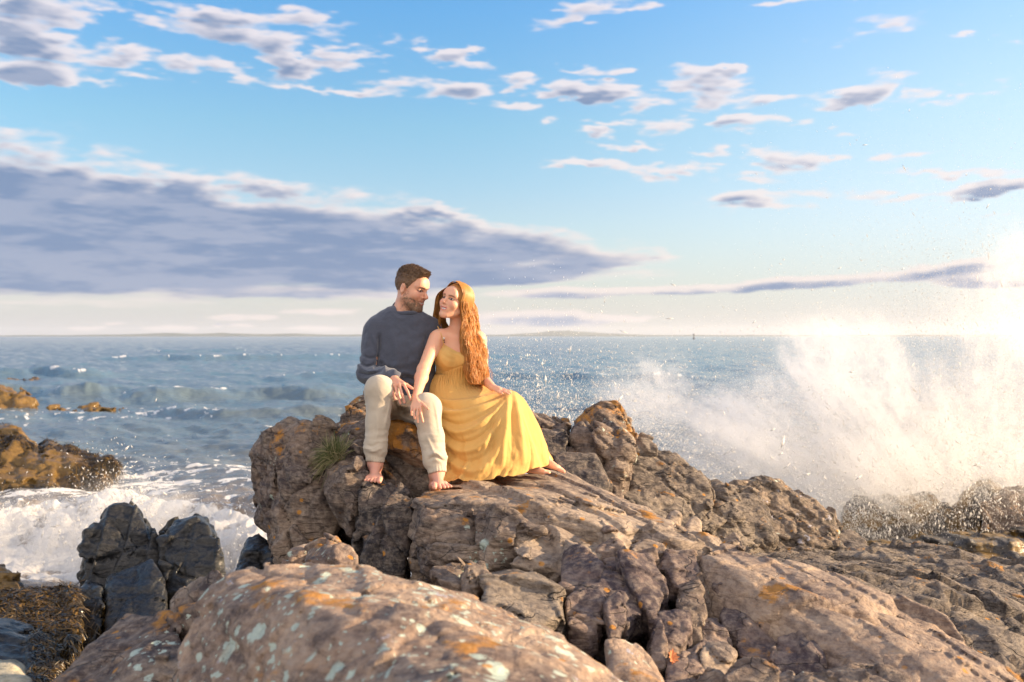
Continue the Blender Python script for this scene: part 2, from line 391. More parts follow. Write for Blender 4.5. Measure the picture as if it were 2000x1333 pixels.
def rock_mesh(j):
    h, rnd, scale, hf, allp, seed = j['h'], j['rnd'], j['scale'], j['PL'], j['allp'], j['seed']
    blocks, rough = STYLE[j['style']]; blocks = [((np.array(b[0])*scale), b[1]*scale, b[2]*scale, b[3]*scale, b[4]) for b in blocks]; rough = rough*scale
    Rm = rot(*j['R'])
    amp = sum(b[1]*.7+b[2]*.5+b[3]*.7 for b in blocks)+rough+sum(q_[1] for q_ in JOINTS.get(j['style'], ()))*.55
    lo, hi = allp.min(0)-amp*.8-2*h, allp.max(0)+amp*.8+2*h
    def base(p):
        d = None
        for pl in hf:
            D = p @ pl[:, :3].T-pl[:, 3]
            m = D.max(1); s = m+rnd*np.log(np.exp((D-m[:, None])/rnd).sum(1))-rnd*.7
            d = s if d is None else np.minimum(d, s)
        return d
    coarse = 4
    n = np.ceil((hi-lo)/(h*coarse)).astype(int)+1
    gx = [lo[i]+np.arange(n[i])*h*coarse for i in range(3)]
    X = np.stack(np.meshgrid(*gx, indexing='ij'), -1).reshape(-1, 3).astype(np.float32)
    C = base(X).reshape(n)
    G = np.repeat(np.repeat(np.repeat(C, coarse, 0), coarse, 1), coarse, 2)
    I, J, K = np.nonzero(np.abs(G) < amp*.8+h*coarse*1.7)
    pts = (np.stack([I, J, K], 1)*h+lo).astype(np.float32)
    v = np.concatenate([base(pts[i:i+100000]) for i in range(0, len(pts), 100000)])
    near = (v < amp*.75+h) & (v > -amp*.75-h)
    pn = pts[near]
    if len(pn): v[near] += np.concatenate([rock_detail(pn[i:i+60000], seed, blocks, rough, Rm, j['style']) for i in range(0, len(pn), 60000)])
    G[I, J, K] = v
    for s_ in (0, -1):
        G[s_] = np.maximum(G[s_], .01); G[:, s_] = np.maximum(G[:, s_], .01); G[:, :, s_] = np.maximum(G[:, :, s_], .01)
    V, Fq = surface_nets(G, lo, h)
    return keep_main(V, Fq)
def keep_main(V, Fq):
    """drop crumbs that broke off the main body"""
    lab = np.arange(len(V))
    for _ in range(400):
        m = lab[Fq].min(1); new = lab.copy()
        np.minimum.at(new, Fq.ravel(), np.repeat(m, 4)); new = new[new]
        if (new == lab).all(): break
        lab = new
    c = np.bincount(lab[Fq[:, 0]], minlength=len(V)); k = c.argmax()
    sel = lab == k; rm = np.cumsum(sel)-1
    if c[k] < .97*c.sum(): print('dropped', round(1-c[k]/c.sum(), 3), len(V))
    return V[sel], rm[Fq[sel[Fq[:, 0]]]]
def build_rocks():
    from concurrent.futures import ThreadPoolExecutor
    order = sorted(range(len(ROCK_JOBS)), key=lambda i: -np.ptp(ROCK_JOBS[i]['allp'], axis=0).prod()/ROCK_JOBS[i]['h']**3)
    res = {}
    with ThreadPoolExecutor(4) as ex:
        for i, r in zip(order, ex.map(lambda i: rock_mesh(ROCK_JOBS[i]), order)): res[i] = r
    for i, j in enumerate(ROCK_JOBS):
        V, Fq = res[i]; a = j['allp']
        o = np.array([a[:, 0].mean(), a[:, 1].mean(), V[:, 2].min()])
        ob = link_mesh(j['name'], V, Fq, j['mat'], origin=o)
        tag(ob, j['label'], j['cat'], j['group'])
def HB(front, back, drop=0.0, shrink=.85, root=None, grow=1.0):
    """corner points: a traced front outline [(px,py,d)...] and the same outline pushed back by `back` metres"""
    f = np.array([P(*q) for q in front]); c = f.mean(0); f = c+(f-c)*grow
    eye = np.array([0, 0, CZ]); g = eye+(f-eye)*((f[:, 1:2]+back)/f[:, 1:2]); gc = g.mean(0)
    b = gc+(g-gc)*shrink+np.array([0, 0, -drop])
    r = root if root is not None else min(.5, .35*np.ptp(f[:, 2])+.05)
    lowf = f[f[:, 2] < c[2]]; lowb = b[b[:, 2] < b[:, 2].mean()]
    ex = np.concatenate([lowf+np.array([0, r*.35, -r]), lowb-np.array([0, 0, r])])
    ex[:, 0] = c[0]+(ex[:, 0]-c[0])*.92
    return np.concatenate([f, b, ex])
# ------------------------------------------------------------------ materials
def new_mat(name):
    m = bpy.data.materials.new(name); m.use_nodes = True
    t = m.node_tree; t.nodes.clear(); return m, NT(t)
def finish(N, bsdf, disp=None):
    N.n('ShaderNodeOutputMaterial', {'Surface': bsdf})
def rock_mat(name, c_main=(.27, .165, .11), c_dark=(.085, .06, .065), c_light=(.40, .27, .18), dark=.5, orange=.0, pale=.0, grey=.0, rough=.85, wet=.0, strata=(20, 35, 10), hair=1.0, speck=.5, weed=0.0, bump=1.0, orange_c=(.50, .22, .03)):
    m, N = new_mat(name)
    co = N.n('ShaderNodeNewGeometry').outputs['Position']
    rx = N.n('ShaderNodeMapping', {'Vector': co, 'Rotation': tuple(math.radians(a) for a in strata), 'Scale': (1, 1, 4.5)}).outputs[0]
    big = N.noise(co, 1.7, 4, .6); med = N.noise(rx, 4.5, 6, .62, .4); fine = N.noise(co, 28, 8, .72); st = N.noise(rx, 16, 6, .7)
    col = N.mix(N.ss(med, .36, .66), c_dark, c_main)
    a = N.m('ADD', N.m('MULTIPLY', big, .8), N.m('MULTIPLY', st, .45))
    col = N.mix(N.ss(a, .55, .80), col, c_light)
    dk = N.ss(N.m('ADD', N.noise(co, 3.1, 5, .65), N.m('MULTIPLY', st, .12)), .50, .62)
    col = N.mix(N.m('MULTIPLY', dk, dark), col, c_dark)
    col = N.mix(N.m('MULTIPLY', N.ss(fine, .42, .68), speck), col, N.mix(.5, c_light, (.5, .42, .34)))
    col = N.mix(N.m('MULTIPLY', N.ss(fine, .5, .3), speck*.8), col, (.035, .03, .03))
    # hairline cracks
    wv = N.vm('ADD', rx, N.vm('MULTIPLY', N.n('ShaderNodeTexNoise', {'Vector': co, 'Scale': 5.0, 'Detail': 3.0}).outputs['Color'], (.35, .35, .35)))
    ck = N.n('ShaderNodeTexVoronoi', {'Vector': wv, 'Scale': 3.2}, feature='DISTANCE_TO_EDGE').outputs['Distance']
    ckm = N.m('MULTIPLY', N.ss(ck, .018, .0), N.ss(N.noise(co, 4, 2), .45, .6))
    ck2 = N.n('ShaderNodeTexVoronoi', {'Vector': wv, 'Scale': 11}, feature='DISTANCE_TO_EDGE').outputs['Distance']
    ckm2 = N.m('MULTIPLY', N.ss(ck2, .03, .0), N.ss(N.noise(co, 2.3, 2), .5, .62))
    rg = rough
    ro = N.m('ADD', rough-.08, N.m('MULTIPLY', fine, .16))
    if grey:
        vo = N.ss(N.m('ADD', N.noise(co, 7.5, 6, .68), N.m('MULTIPLY', fine, .30)), .86-.14*grey, .90-.13*grey)
        col = N.mix(N.m('MULTIPLY', vo, .75), col, N.mix(fine, (.26, .26, .31), (.46, .46, .54)))
    if pale:
        dd = N.vm('ADD', co, N.vm('MULTIPLY', N.n('ShaderNodeTexNoise', {'Vector': co, 'Scale': 34.0, 'Detail': 4.0, 'Roughness': .65}).outputs['Color'], (.045, .045, .045)))
        zone = N.noise(co, 1.6, 3, .6)
        for sc, r0 in ((11.0, .36), (21.0, .34), (42.0, .30)):
            vo = N.n('ShaderNodeTexVoronoi', {'Vector': dd, 'Scale': sc, 'Randomness': 1.0})
            keep = N.ss(N.m('ADD', N.m('MULTIPLY', N.n('ShaderNodeSeparateColor', {0: vo.outputs['Color']}).outputs[0], .55), zone), 1.12-.30*pale, 1.15-.30*pale)
            mk = N.m('MULTIPLY', N.ss(N.m('ADD', vo.outputs['Distance'], N.m('MULTIPLY', fine, .2)), r0+.12, r0+.04), keep)
            mk = N.m('MULTIPLY', mk, N.ss(fine, .28, .46))
            col = N.mix(N.m('MULTIPLY', mk, .9), col, N.mix(fine, (.28, .36, .31), (.62, .70, .60)))
    if orange:
        up = N.n('ShaderNodeSeparateXYZ', {0: N.n('ShaderNodeNewGeometry').outputs['Normal']}).outputs[2]
        ov = N.m('ADD', N.m('ADD', N.noise(co, 3.6, 6, .68), N.m('MULTIPLY', fine, .25)), N.m('MULTIPLY', up, .06))
        om = N.ss(ov, .80-.22*orange, .90-.20*orange)
        col = N.mix(N.m('MULTIPLY', om, .85), col, N.mix(fine, tuple(c*.6 for c in orange_c), orange_c))
        vo = N.n('ShaderNodeTexVoronoi', {'Vector': co, 'Scale': 16.0})
        mk = N.m('MULTIPLY', N.ss(vo.outputs['Distance'], .26, .16), N.ss(N.n('ShaderNodeSeparateColor', {0: vo.outputs['Color']}).outputs[1], .93-.1*orange, .95-.1*orange))
        col = N.mix(N.m('MULTIPLY', mk, .8), col, orange_c)
    if weed:
        wz = N.ss(N.m('ADD', N.noise(co, 2.2, 5, .65), N.m('MULTIPLY', fine, .15)), .62-.25*weed, .68-.22*weed)
        col = N.mix(wz, col, N.mix(fine, (.05, .033, .008), (.30, .17, .035)))
    col = N.mix(N.m('MULTIPLY', ckm, .75*hair), col, (.02, .018, .02)); col = N.mix(N.m('MULTIPLY', ckm2, .45*hair), col, (.03, .025, .025))
    hgt = N.m('ADD', N.m('MULTIPLY', fine, .55), N.m('MULTIPLY', st, .6))
    hgt = N.m('ADD', hgt, N.m('MULTIPLY', N.noise(co, 90, 4, .7), .18))
    for sc_, k_ in ((5.5, 1.3), (14.0, .6)):        # chipped facets
        ch = N.n('ShaderNodeTexVoronoi', {'Vector': N.vm('MULTIPLY', wv, (1, 1, .6)), 'Scale': sc_}, distance='CHEBYCHEV', feature='F1').outputs['Distance']
        hgt = N.m('ADD', hgt, N.m('MULTIPLY', ch, k_))
    hgt = N.m('SUBTRACT', hgt, N.m('MULTIPLY', N.m('ADD', ckm, N.m('MULTIPLY', ckm2, .4)), .8*hair))
    if weed: hgt = N.m('ADD', hgt, N.m('MULTIPLY', N.m('MULTIPLY', N.noise(N.vm('MULTIPLY', co, (9, 9, 3)), 1.6, 6, .75), wz), 3.5*weed))
    bp = N.n('ShaderNodeBump', {'Height': hgt, 'Strength': .8*bump, 'Distance': .019})
    b = N.n('ShaderNodeBsdfPrincipled', {'Base Color': col, 'Roughness': ro, 'Normal': bp.outputs[0], 'Specular IOR Level': .3})
    if wet:
        b.inputs['Coat Weight'].default_value = wet; b.inputs['Coat Roughness'].default_value = .13
        b.inputs['Specular IOR Level'].default_value = .25
        bp2 = N.n('ShaderNodeBump', {'Height': N.m('ADD', N.m('MULTIPLY', fine, .4), st), 'Strength': .35, 'Distance': .02})
        N.link(bp2.outputs[0], b.inputs['Coat Normal'])
    finish(N, b.outputs[0]); return m
M = {}  # light put in: sunlit front, slab and whale colours kept lighter than unlit ones
M['brown'] = rock_mat('brown_rock', c_main=(0.212, 0.148, 0.108), c_dark=(0.057, 0.045, 0.046), c_light=(0.295, 0.225, 0.168), orange=.16, pale=.02, dark=.5)
M['brown_lichen'] = rock_mat('brown_rock_with_lichen', c_main=(0.206, 0.144, 0.108), c_dark=(0.054, 0.041, 0.043), c_light=(0.295, 0.225, 0.168), orange=.32, pale=.42, dark=.45)
M['seat'] = rock_mat('orange_lichen_rock', orange=.72, pale=.30, dark=.7, c_main=(0.200, 0.136, 0.096), c_dark=(0.064, 0.052, 0.048))
M['front'] = rock_mat('foreground_rock', c_main=(0.310, 0.206, 0.143), c_dark=(0.102, 0.076, 0.070), c_light=(0.417, 0.303, 0.220), orange=.26, pale=.74, grey=.5, dark=.35, hair=.15, strata=(10, 20, 40))
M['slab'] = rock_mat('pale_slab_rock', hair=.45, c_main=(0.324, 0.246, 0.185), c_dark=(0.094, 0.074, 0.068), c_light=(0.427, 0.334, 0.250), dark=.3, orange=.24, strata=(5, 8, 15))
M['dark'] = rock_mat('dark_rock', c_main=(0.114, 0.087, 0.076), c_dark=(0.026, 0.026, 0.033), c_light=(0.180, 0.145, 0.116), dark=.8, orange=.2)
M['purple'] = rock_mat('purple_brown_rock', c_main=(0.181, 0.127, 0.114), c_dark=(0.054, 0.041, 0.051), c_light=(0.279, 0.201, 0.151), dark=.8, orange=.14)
M['rough'] = rock_mat('rough_rock', c_main=(0.200, 0.158, 0.125), c_dark=(0.064, 0.053, 0.050), c_light=(0.279, 0.228, 0.177), dark=.4, orange=.12, grey=.15, bump=1.6)
M['whale'] = rock_mat('long_slope_rock', hair=.35, c_main=(0.331, 0.236, 0.172), c_dark=(0.113, 0.082, 0.076), c_light=(0.436, 0.325, 0.234), dark=.35, strata=(5, 25, 30), orange=.1)
M['wet'] = rock_mat('wet_black_rock', c_main=(0.016, 0.019, 0.022), c_dark=(0.005, 0.007, 0.011), c_light=(0.051, 0.051, 0.042), dark=.7, rough=.45, wet=.42, speck=.15)
M['damp'] = rock_mat('damp_dark_rock', c_main=(0.048, 0.041, 0.035), c_dark=(0.012, 0.013, 0.015), c_light=(0.084, 0.068, 0.055), dark=.7, rough=.5, wet=.45, speck=.3, weed=.35)
M['weedrock'] = rock_mat('weedy_rock', c_main=(.06, .05, .04), c_dark=(.02, .02, .022), c_light=(.10, .08, .06), dark=.5, rough=.5, wet=.5, weed=1.0)
M['granite'] = rock_mat('pale_granite', c_main=(.36, .33, .24), c_dark=(.20, .18, .13), c_light=(.50, .46, .34), hair=.0, dark=.2, speck=.8)
M['crust'] = rock_mat('white_crusted_rock', c_main=(0.224, 0.162, 0.115), c_dark=(0.058, 0.046, 0.038), c_light=(0.327, 0.243, 0.170), dark=.6, grey=.85, pale=.3, orange=.1)
# ------------------------------------------------------------------ rocks
def add_rocks():
    rock('foreground_rock', 'huge orange-brown rock with pale green lichen filling the bottom of the picture',
         [[P(600,1092,3.1), P(700,1104,3.0), P(850,1185,2.6), P(1000,1333,2.1), P(1080,1470,1.7), P(470,1096,3.1), P(405,1145,3.05), P(330,1300,2.85), P(330,1470,2.6), P(600,1470,2.32),
           P(800,1128,3.15), P(900,1136,3.2), P(1060,1204,3.1), P(1200,1300,2.9), P(1300,1400,2.7), P(1300,1500,2.3), P(1400,1900,2.4), P(300,1900,2.5), P(600,1500,3.8), P(1000,1500,3.8)]], M['front'], 'massive', .011, 3, rnd=0.0120, R=(10, 20, 40))
    rock('brown_ledge', 'brown cracked ledge sloping down to the bottom left corner of the picture',
         [HB([(40,1420,3.0), (130,1312,3.3), (200,1243,3.5), (243,1183,3.7), (300,1192,3.6), (330,1200,3.5), (420,1300,3.0), (400,1470,2.7)], .5, .3),
          ], M['brown_lichen'], 'smooth', .012, 5, R=(30, 40, 10))
    rock('shoulder_rock', 'brown shoulder of rock between the wet black block and the lichened foreground rock', [HB([(335,1165,3.6), (352,1140,3.65), (400,1126,3.6), (440,1140,3.4), (440,1250,3.2), (350,1260,3.3)], .4, .2)], M['brown_lichen'], 'block', .012, 7)
    rock('granite_boulder', 'pale speckled granite boulder cut by the bottom left corner', [HB([(-150,1300,3.2), (-60,1276,3.3), (0,1278,3.3), (50,1292,3.2), (85,1325,3.1), (95,1420,2.9), (-150,1450,2.8)], .4)], M['granite'], 'smooth', .013, 6, rnd=0.0200)
    # --- rocks under the couple
    rock('left_boulder', 'big brown boulder overhanging the surf left of the couple with a grey lichen patch',
         [HB([(492,880,5.9), (514,852,5.8), (562,820,5.6), (618,818,5.55), (654,828,5.7), (662,870,5.6), (642,908,5.5), (590,945,5.4), (545,995,5.45), (517,1008,5.6), (497,975,5.75)], .75)], M['brown_lichen'], 'fract', .013, 11, R=(15, 50, 10), rnd=0.0060)
    rock('lower_boulder', 'brown boulder wedged below the overhanging left boulder',
         [HB([(640,912,5.45), (655,950,5.45), (672,1050,5.35), (672,1100,5.3), (550,1095,5.3), (530,1045,5.3), (522,1010,5.35), (560,965,5.35), (600,928,5.35)], .7)], M['brown'], 'fract', .013, 12, R=(15, 50, 10), rnd=0.0060)
    rock('back_boulder', 'lichened boulder behind the seated man with yellow crust on top',
         [HB([(655,850,6.3), (665,805,6.35), (690,780,6.4), (708,766,6.4), (790,770,6.5), (900,800,6.6), (1000,860,6.6), (1040,900,6.4), (900,940,6.2), (700,900,6.1)], .5)], M['seat'], 'fract', .014, 13)
    rock('lichen_rock', 'small rock crusted with pale lichen just behind the tuft of grass', [HB([(650,870,5.95), (668,835,6.0), (700,822,5.95), (720,835,5.8), (720,880,5.7), (670,900,5.7)], .35)], M['brown_lichen'], 'block', .012, 14)
    rock('seat_rock', 'orange crusted rock on which the couple sits',
         [HB([(700,840,5.75), (740,814,5.75), (800,806,5.8), (880,800,5.85), (960,805,5.9), (1010,850,5.85), (1000,900,5.8), (850,900,5.65), (760,870,5.65), (705,870,5.65)], .7)], M['seat'], 'fract', .012, 15)
    rock('crusted_block', 'orange crusted block between the knees of the man', [HB([(745,842,5.5), (775,825,5.6), (815,838,5.5), (830,870,5.5), (850,960,5.6), (745,960,5.65)], .5)], M['seat'], 'fract', .012, 115)
    rock('foot_rock', 'brown cracked rock below the man’s raised foot on the left'.replace('’', ''),
         [HB([(643,905,5.35), (663,875,5.4), (695,848,5.5), (722,842,5.55), (748,870,5.5), (745,925,5.35), (700,945,5.2), (688,985,5.2), (660,975,5.25), (650,945,5.3)], .6)], M['brown'], 'fract', .012, 16, R=(10, 40, 20))
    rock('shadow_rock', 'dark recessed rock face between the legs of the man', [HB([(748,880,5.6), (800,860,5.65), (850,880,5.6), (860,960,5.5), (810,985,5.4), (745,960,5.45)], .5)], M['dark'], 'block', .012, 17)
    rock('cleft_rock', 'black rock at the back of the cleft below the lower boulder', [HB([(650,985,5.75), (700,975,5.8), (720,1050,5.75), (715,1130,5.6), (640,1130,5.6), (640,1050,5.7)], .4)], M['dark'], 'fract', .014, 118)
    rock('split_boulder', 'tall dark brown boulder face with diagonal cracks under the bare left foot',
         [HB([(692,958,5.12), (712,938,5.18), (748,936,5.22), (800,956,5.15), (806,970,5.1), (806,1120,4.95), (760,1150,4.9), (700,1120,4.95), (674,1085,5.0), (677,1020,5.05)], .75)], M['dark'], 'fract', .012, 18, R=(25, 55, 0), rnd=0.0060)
    rock('flat_slab', 'large flat-topped pale slab carrying the bare feet of the couple',
         [[P(800,964,5.05), P(835,982,4.85), P(960,975,4.85), P(1060,985,4.8), P(1180,1000,4.85), P(850,938,5.6), P(1000,918,5.95), P(1090,912,6.1), P(1165,948,5.8), P(1240,978,5.6), P(1318,1016,5.3), P(1310,1035,5.0), P(1200,1040,4.7),
           P(790,1150,5.0), P(950,1130,4.85), P(1150,1100,4.8), P(1300,1100,5.0), P(850,1150,5.9), P(1300,1150,5.8)]], M['slab'], 'slab', .012, 19, R=(4, 5, 12), rnd=0.0048)
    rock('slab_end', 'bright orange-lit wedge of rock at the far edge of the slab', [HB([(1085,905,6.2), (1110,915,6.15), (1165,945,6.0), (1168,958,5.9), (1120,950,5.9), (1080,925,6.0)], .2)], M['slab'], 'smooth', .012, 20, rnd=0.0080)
    rock('broken_face', 'broken brown face under the front edge of the slab',
         [HB([(815,985,4.80), (860,985,4.78), (960,990,4.76), (1010,1000,4.7), (1060,1040,4.6), (1010,1085,4.55), (950,1110,4.5), (880,1125,4.55), (812,1125,4.7)], .4)], M['brown'], 'block', .011, 21, R=(10, 20, 0))
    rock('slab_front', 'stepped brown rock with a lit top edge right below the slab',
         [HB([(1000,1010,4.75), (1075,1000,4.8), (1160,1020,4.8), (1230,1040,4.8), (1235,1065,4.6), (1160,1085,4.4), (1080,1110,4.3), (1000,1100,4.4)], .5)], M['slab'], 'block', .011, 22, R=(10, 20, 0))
    rock('wedge_block', 'squarish brown block leaning in the gap above the foreground rock', [HB([(900,1105,4.05), (935,1085,4.15), (958,1090,4.15), (966,1125,4.0), (930,1150,3.9), (895,1140,3.9)], .3)], M['brown'], 'block', .01, 23)
    rock('hollow_block', 'low brown block beside the squarish wedge block', [HB([(850,1118,4.1), (890,1100,4.2), (915,1110,4.15), (910,1150,4.0), (845,1150,3.95)], .25)], M['brown'], 'block', .01, 24)
    rock('crest_rock', 'small peaked rock poking above the crest of the foreground rock', [HB([(565,1085,4.0), (590,1065,4.05), (640,1052,4.05), (668,1068,4.0), (685,1100,3.9), (640,1140,3.7), (570,1130,3.75)], .3)], M['front'], 'block', .01, 25)
    rock('dark_rubble', 'dark crumbly rock at the waterline below the left boulder', [HB([(465,1085,6.0), (480,1055,6.1), (508,1042,6.1), (535,1060,6.0), (550,1110,5.8), (450,1130,5.7)], .5)], M['wet'], 'pillow', .013, 26)
    rock('grey_boulder', 'grey-brown rounded boulder between the foreground rock and the purple blocks',
         [HB([(935,1130,3.9), (975,1115,4.0), (1030,1118,4.0), (1085,1140,3.95), (1104,1165,3.85), (1104,1200,3.7), (1020,1230,3.5), (940,1180,3.7)], .4)], M['rough'], 'smooth', .01, 27)
    # --- blocks of the middle
    rock('purple_boulder', 'rounded purple boulder below the stepped rock', [HB([(1083,1095,4.3), (1105,1070,4.4), (1130,1062,4.4), (1165,1078,4.35), (1186,1105,4.2), (1175,1150,4.1), (1120,1165,4.05), (1085,1135,4.1)], .4)], M['purple'], 'smooth', .01, 28, rnd=0.0080)
    rock('ribbed_block', 'upright ribbed brown block between the purple boulder and the bright ridge', [HB([(1157,1062,4.55), (1180,1035,4.6), (1205,1034,4.6), (1230,1055,4.55), (1232,1095,4.4), (1200,1130,4.3), (1160,1110,4.35)], .35)], M['purple'], 'block', .01, 29)
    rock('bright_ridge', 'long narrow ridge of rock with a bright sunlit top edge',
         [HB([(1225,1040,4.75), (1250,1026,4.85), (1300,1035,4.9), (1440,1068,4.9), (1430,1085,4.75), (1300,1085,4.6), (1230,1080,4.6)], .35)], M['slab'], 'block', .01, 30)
    names = [
     ([(1210,1082,4.2), (1235,1075,4.3), (1275,1078,4.3), (1285,1110,4.2), (1300,1150,4.1), (1280,1190,4.0), (1255,1180,4.0), (1225,1130,4.1)], 'tall purple block with a sunlit square top among the cracked blocks'),
     ([(1290,1100,4.3), (1310,1080,4.4), (1355,1078,4.4), (1362,1110,4.3), (1345,1150,4.2), (1310,1145,4.2)], 'square brown block touching the left end of the long slope'),
     ([(1230,1060,4.4), (1260,1055,4.5), (1292,1062,4.5), (1290,1080,4.4), (1240,1082,4.35)], 'small flat block below the bright narrow ridge'),
     ([(1150,1150,4.1), (1175,1125,4.2), (1210,1120,4.2), (1240,1150,4.1), (1256,1190,4.0), (1220,1215,3.9), (1170,1190,3.95)], 'brown three-sided block below the ribbed block'),
     ([(1110,1175,3.9), (1135,1145,4.0), (1165,1145,4.0), (1182,1170,3.9), (1180,1215,3.8), (1150,1235,3.75), (1115,1215,3.75)], 'upright purple block with a pale sloping top beside a black gap'),
     ([(1185,1180,3.85), (1205,1168,3.9), (1222,1190,3.85), (1218,1230,3.75), (1190,1235,3.7)], 'narrow purple block squeezed between its neighbours'),
     ([(1265,1195,3.9), (1300,1190,3.95), (1345,1195,3.95), (1350,1230,3.85), (1320,1270,3.75), (1275,1260,3.75)], 'dark purple block split down the middle'),
     ([(1330,1150,4.15), (1365,1130,4.2), (1380,1180,4.1), (1370,1240,3.9), (1345,1250,3.9), (1325,1190,4.0)], 'tall narrow brown block against the dark side of the long slope'),
     ([(1370,1215,4.0), (1400,1210,4.05), (1425,1250,3.9), (1425,1300,3.7), (1390,1310,3.7), (1365,1270,3.8)], 'pointed brown block under the dark side of the long slope'),
     ([(1270,1245,3.75), (1290,1215,3.8), (1300,1250,3.75), (1302,1300,3.6), (1275,1310,3.6)], 'thin upright splinter of purple rock'),
     ([(1300,1290,3.5), (1365,1262,3.6), (1370,1300,3.5), (1360,1345,3.35), (1310,1350,3.3)], 'dark cube of rock near the bottom of the picture'),
     ([(1368,1262,3.6), (1410,1258,3.65), (1432,1275,3.6), (1435,1315,3.5), (1395,1335,3.4), (1370,1310,3.45)], 'greenish-brown cube of rock with a square front'),
     ([(1355,1335,3.2), (1385,1308,3.3), (1410,1310,3.3), (1430,1345,3.2), (1400,1420,3.0), (1340,1400,3.0)], 'rounded brown rock cut by the bottom edge'),
     ([(1420,1325,3.2), (1450,1300,3.3), (1485,1293,3.3), (1508,1310,3.25), (1515,1345,3.15), (1480,1420,2.95), (1415,1400,3.0)], 'rosy rock with a sunlit end at the bottom edge'),
     ([(1512,1312,3.3), (1540,1310,3.35), (1550,1330,3.25), (1540,1400,3.1), (1510,1390,3.1)], 'small grey block between two rosy rocks at the bottom edge'),
     ([(1550,1325,3.2), (1600,1318,3.3), (1640,1310,3.3), (1680,1325,3.2), (1690,1400,3.0), (1550,1400,3.0)], 'low rosy rock at the bottom edge right of the small grey block'),
     ([(1640,1310,3.5), (1660,1296,3.6), (1720,1303,3.6), (1770,1325,3.5), (1800,1400,3.2), (1640,1400,3.2)], 'smooth brown rock lying along the bottom edge'),
     ([(1720,1325,3.6), (1760,1300,3.8), (1880,1300,3.9), (1960,1330,3.8), (1980,1420,3.4), (1730,1400,3.4)], 'dark rock at the bottom edge below the long slope'),
    ]
    mats = ['purple', 'purple', 'brown', 'purple', 'purple', 'purple', 'purple', 'brown', 'purple', 'purple', 'purple', 'slab', 'brown', 'brown', 'slab', 'brown', 'brown', 'dark']
    for i, (pts, lab) in enumerate(names):
        rock('fractured_block', lab, [HB(pts, .35, .05, .9, grow=1.10)], M[mats[i]], 'crisp', .0085, 40+i, R=(10+7*i, 20+13*i, 11*i), rnd=.0018, group='fractured blocks right of the foreground rock', cat='rock', scale=.9)
    rock('striped_boulder', 'striped pale brown boulder with a lit right side at the bottom edge', [HB([(1180,1255,3.3), (1205,1240,3.4), (1245,1248,3.4), (1280,1285,3.3), (1310,1340,3.1), (1300,1450,2.9), (1180,1400,2.9)], .3, .05)], M['front'], 'smooth', .009, 60, rnd=0.0080)
    rock('long_slope', 'long whaleback rock with a smooth sunlit back running down to the right',
         [[P(1362,1082,4.6), P(1400,1072,4.75), P(1450,1076,4.9), P(1620,1113,5.0), P(1750,1160,4.8), P(1850,1215,4.5), P(2000,1325,3.9), P(2100,1420,3.6),
           P(1385,1100,4.35), P(1500,1122,4.3), P(1600,1150,4.25), P(1760,1230,3.9), P(1900,1310,3.55), P(2000,1420,3.3),
           P(1370,1220,4.2), P(1440,1290,4.0), P(1560,1330,3.8), P(1700,1330,3.65), P(1850,1420,3.3), P(1400,1400,4.8), P(2100,1600,4.2)]], M['whale'], 'massive', .011, 61, R=(5, 25, 30), rnd=0.0080)
    rock('shaded_face', 'cracked rock face, its shade put into dark purple colour, below the sunlit back of the long slope',
         [HB([(1362,1100,4.28), (1400,1100,4.28), (1500,1135,4.18), (1600,1185,4.05), (1625,1200,4.0), (1612,1260,3.85), (1600,1310,3.7), (1470,1312,3.75), (1420,1250,3.9), (1375,1190,4.1)], .35, .0, .95)], M['purple'], 'fract', .010, 62, rnd=0.0048)  # front side of the slope; its shade is put into the darker colour
    # --- ridge on the right of the couple
    rock('lichen_peak', 'peaked grey rock with round yellow lichen spots on top of the ridge', [HB([(1125,822,7.4), (1140,798,7.45), (1165,786,7.5), (1190,781,7.5), (1215,792,7.45), (1226,820,7.4), (1241,852,7.3), (1200,880,7.2), (1130,860,7.25)], .6)], M['seat'], 'block', .015, 70)
    rock('tilted_block', 'tilted brown block with a pale vein left of the lichened peak', [HB([(1110,880,7.05), (1112,840,7.1), (1125,822,7.15), (1142,822,7.15), (1165,855,7.05), (1185,895,6.9), (1150,900,6.9)], .4)], M['brown'], 'smooth', .014, 71, rnd=0.0048)
    rock('ridge_block', 'cracked brown block with a yellow spot below the lichened peak', [HB([(1148,828,7.0), (1175,826,7.05), (1205,835,7.05), (1235,858,7.0), (1242,885,6.9), (1225,935,6.8), (1210,960,6.7), (1190,915,6.8)], .5)], M['brown_lichen'], 'block', .013, 72)
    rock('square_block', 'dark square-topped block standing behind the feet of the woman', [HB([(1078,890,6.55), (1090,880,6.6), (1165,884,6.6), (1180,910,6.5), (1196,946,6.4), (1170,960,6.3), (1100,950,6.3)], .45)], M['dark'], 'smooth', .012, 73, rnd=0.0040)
    rock('low_ridge', 'low brown ridge of rock just right of the yellow skirt', [HB([(1020,800,7.3), (1060,812,7.3), (1112,826,7.25), (1116,890,7.0), (1050,900,6.9), (1020,860,7.1)], .5)], M['brown'], 'block', .014, 74)
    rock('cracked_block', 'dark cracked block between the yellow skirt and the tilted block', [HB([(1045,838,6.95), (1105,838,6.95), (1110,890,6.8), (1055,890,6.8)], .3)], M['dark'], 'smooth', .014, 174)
    rock('small_knob', 'small knobbly rock stuck to the seaward side of the ridge', [HB([(1232,858,7.5), (1250,846,7.55), (1275,855,7.5), (1282,878,7.4), (1240,890,7.3)], .3)], M['rough'], 'pillow', .014, 75)
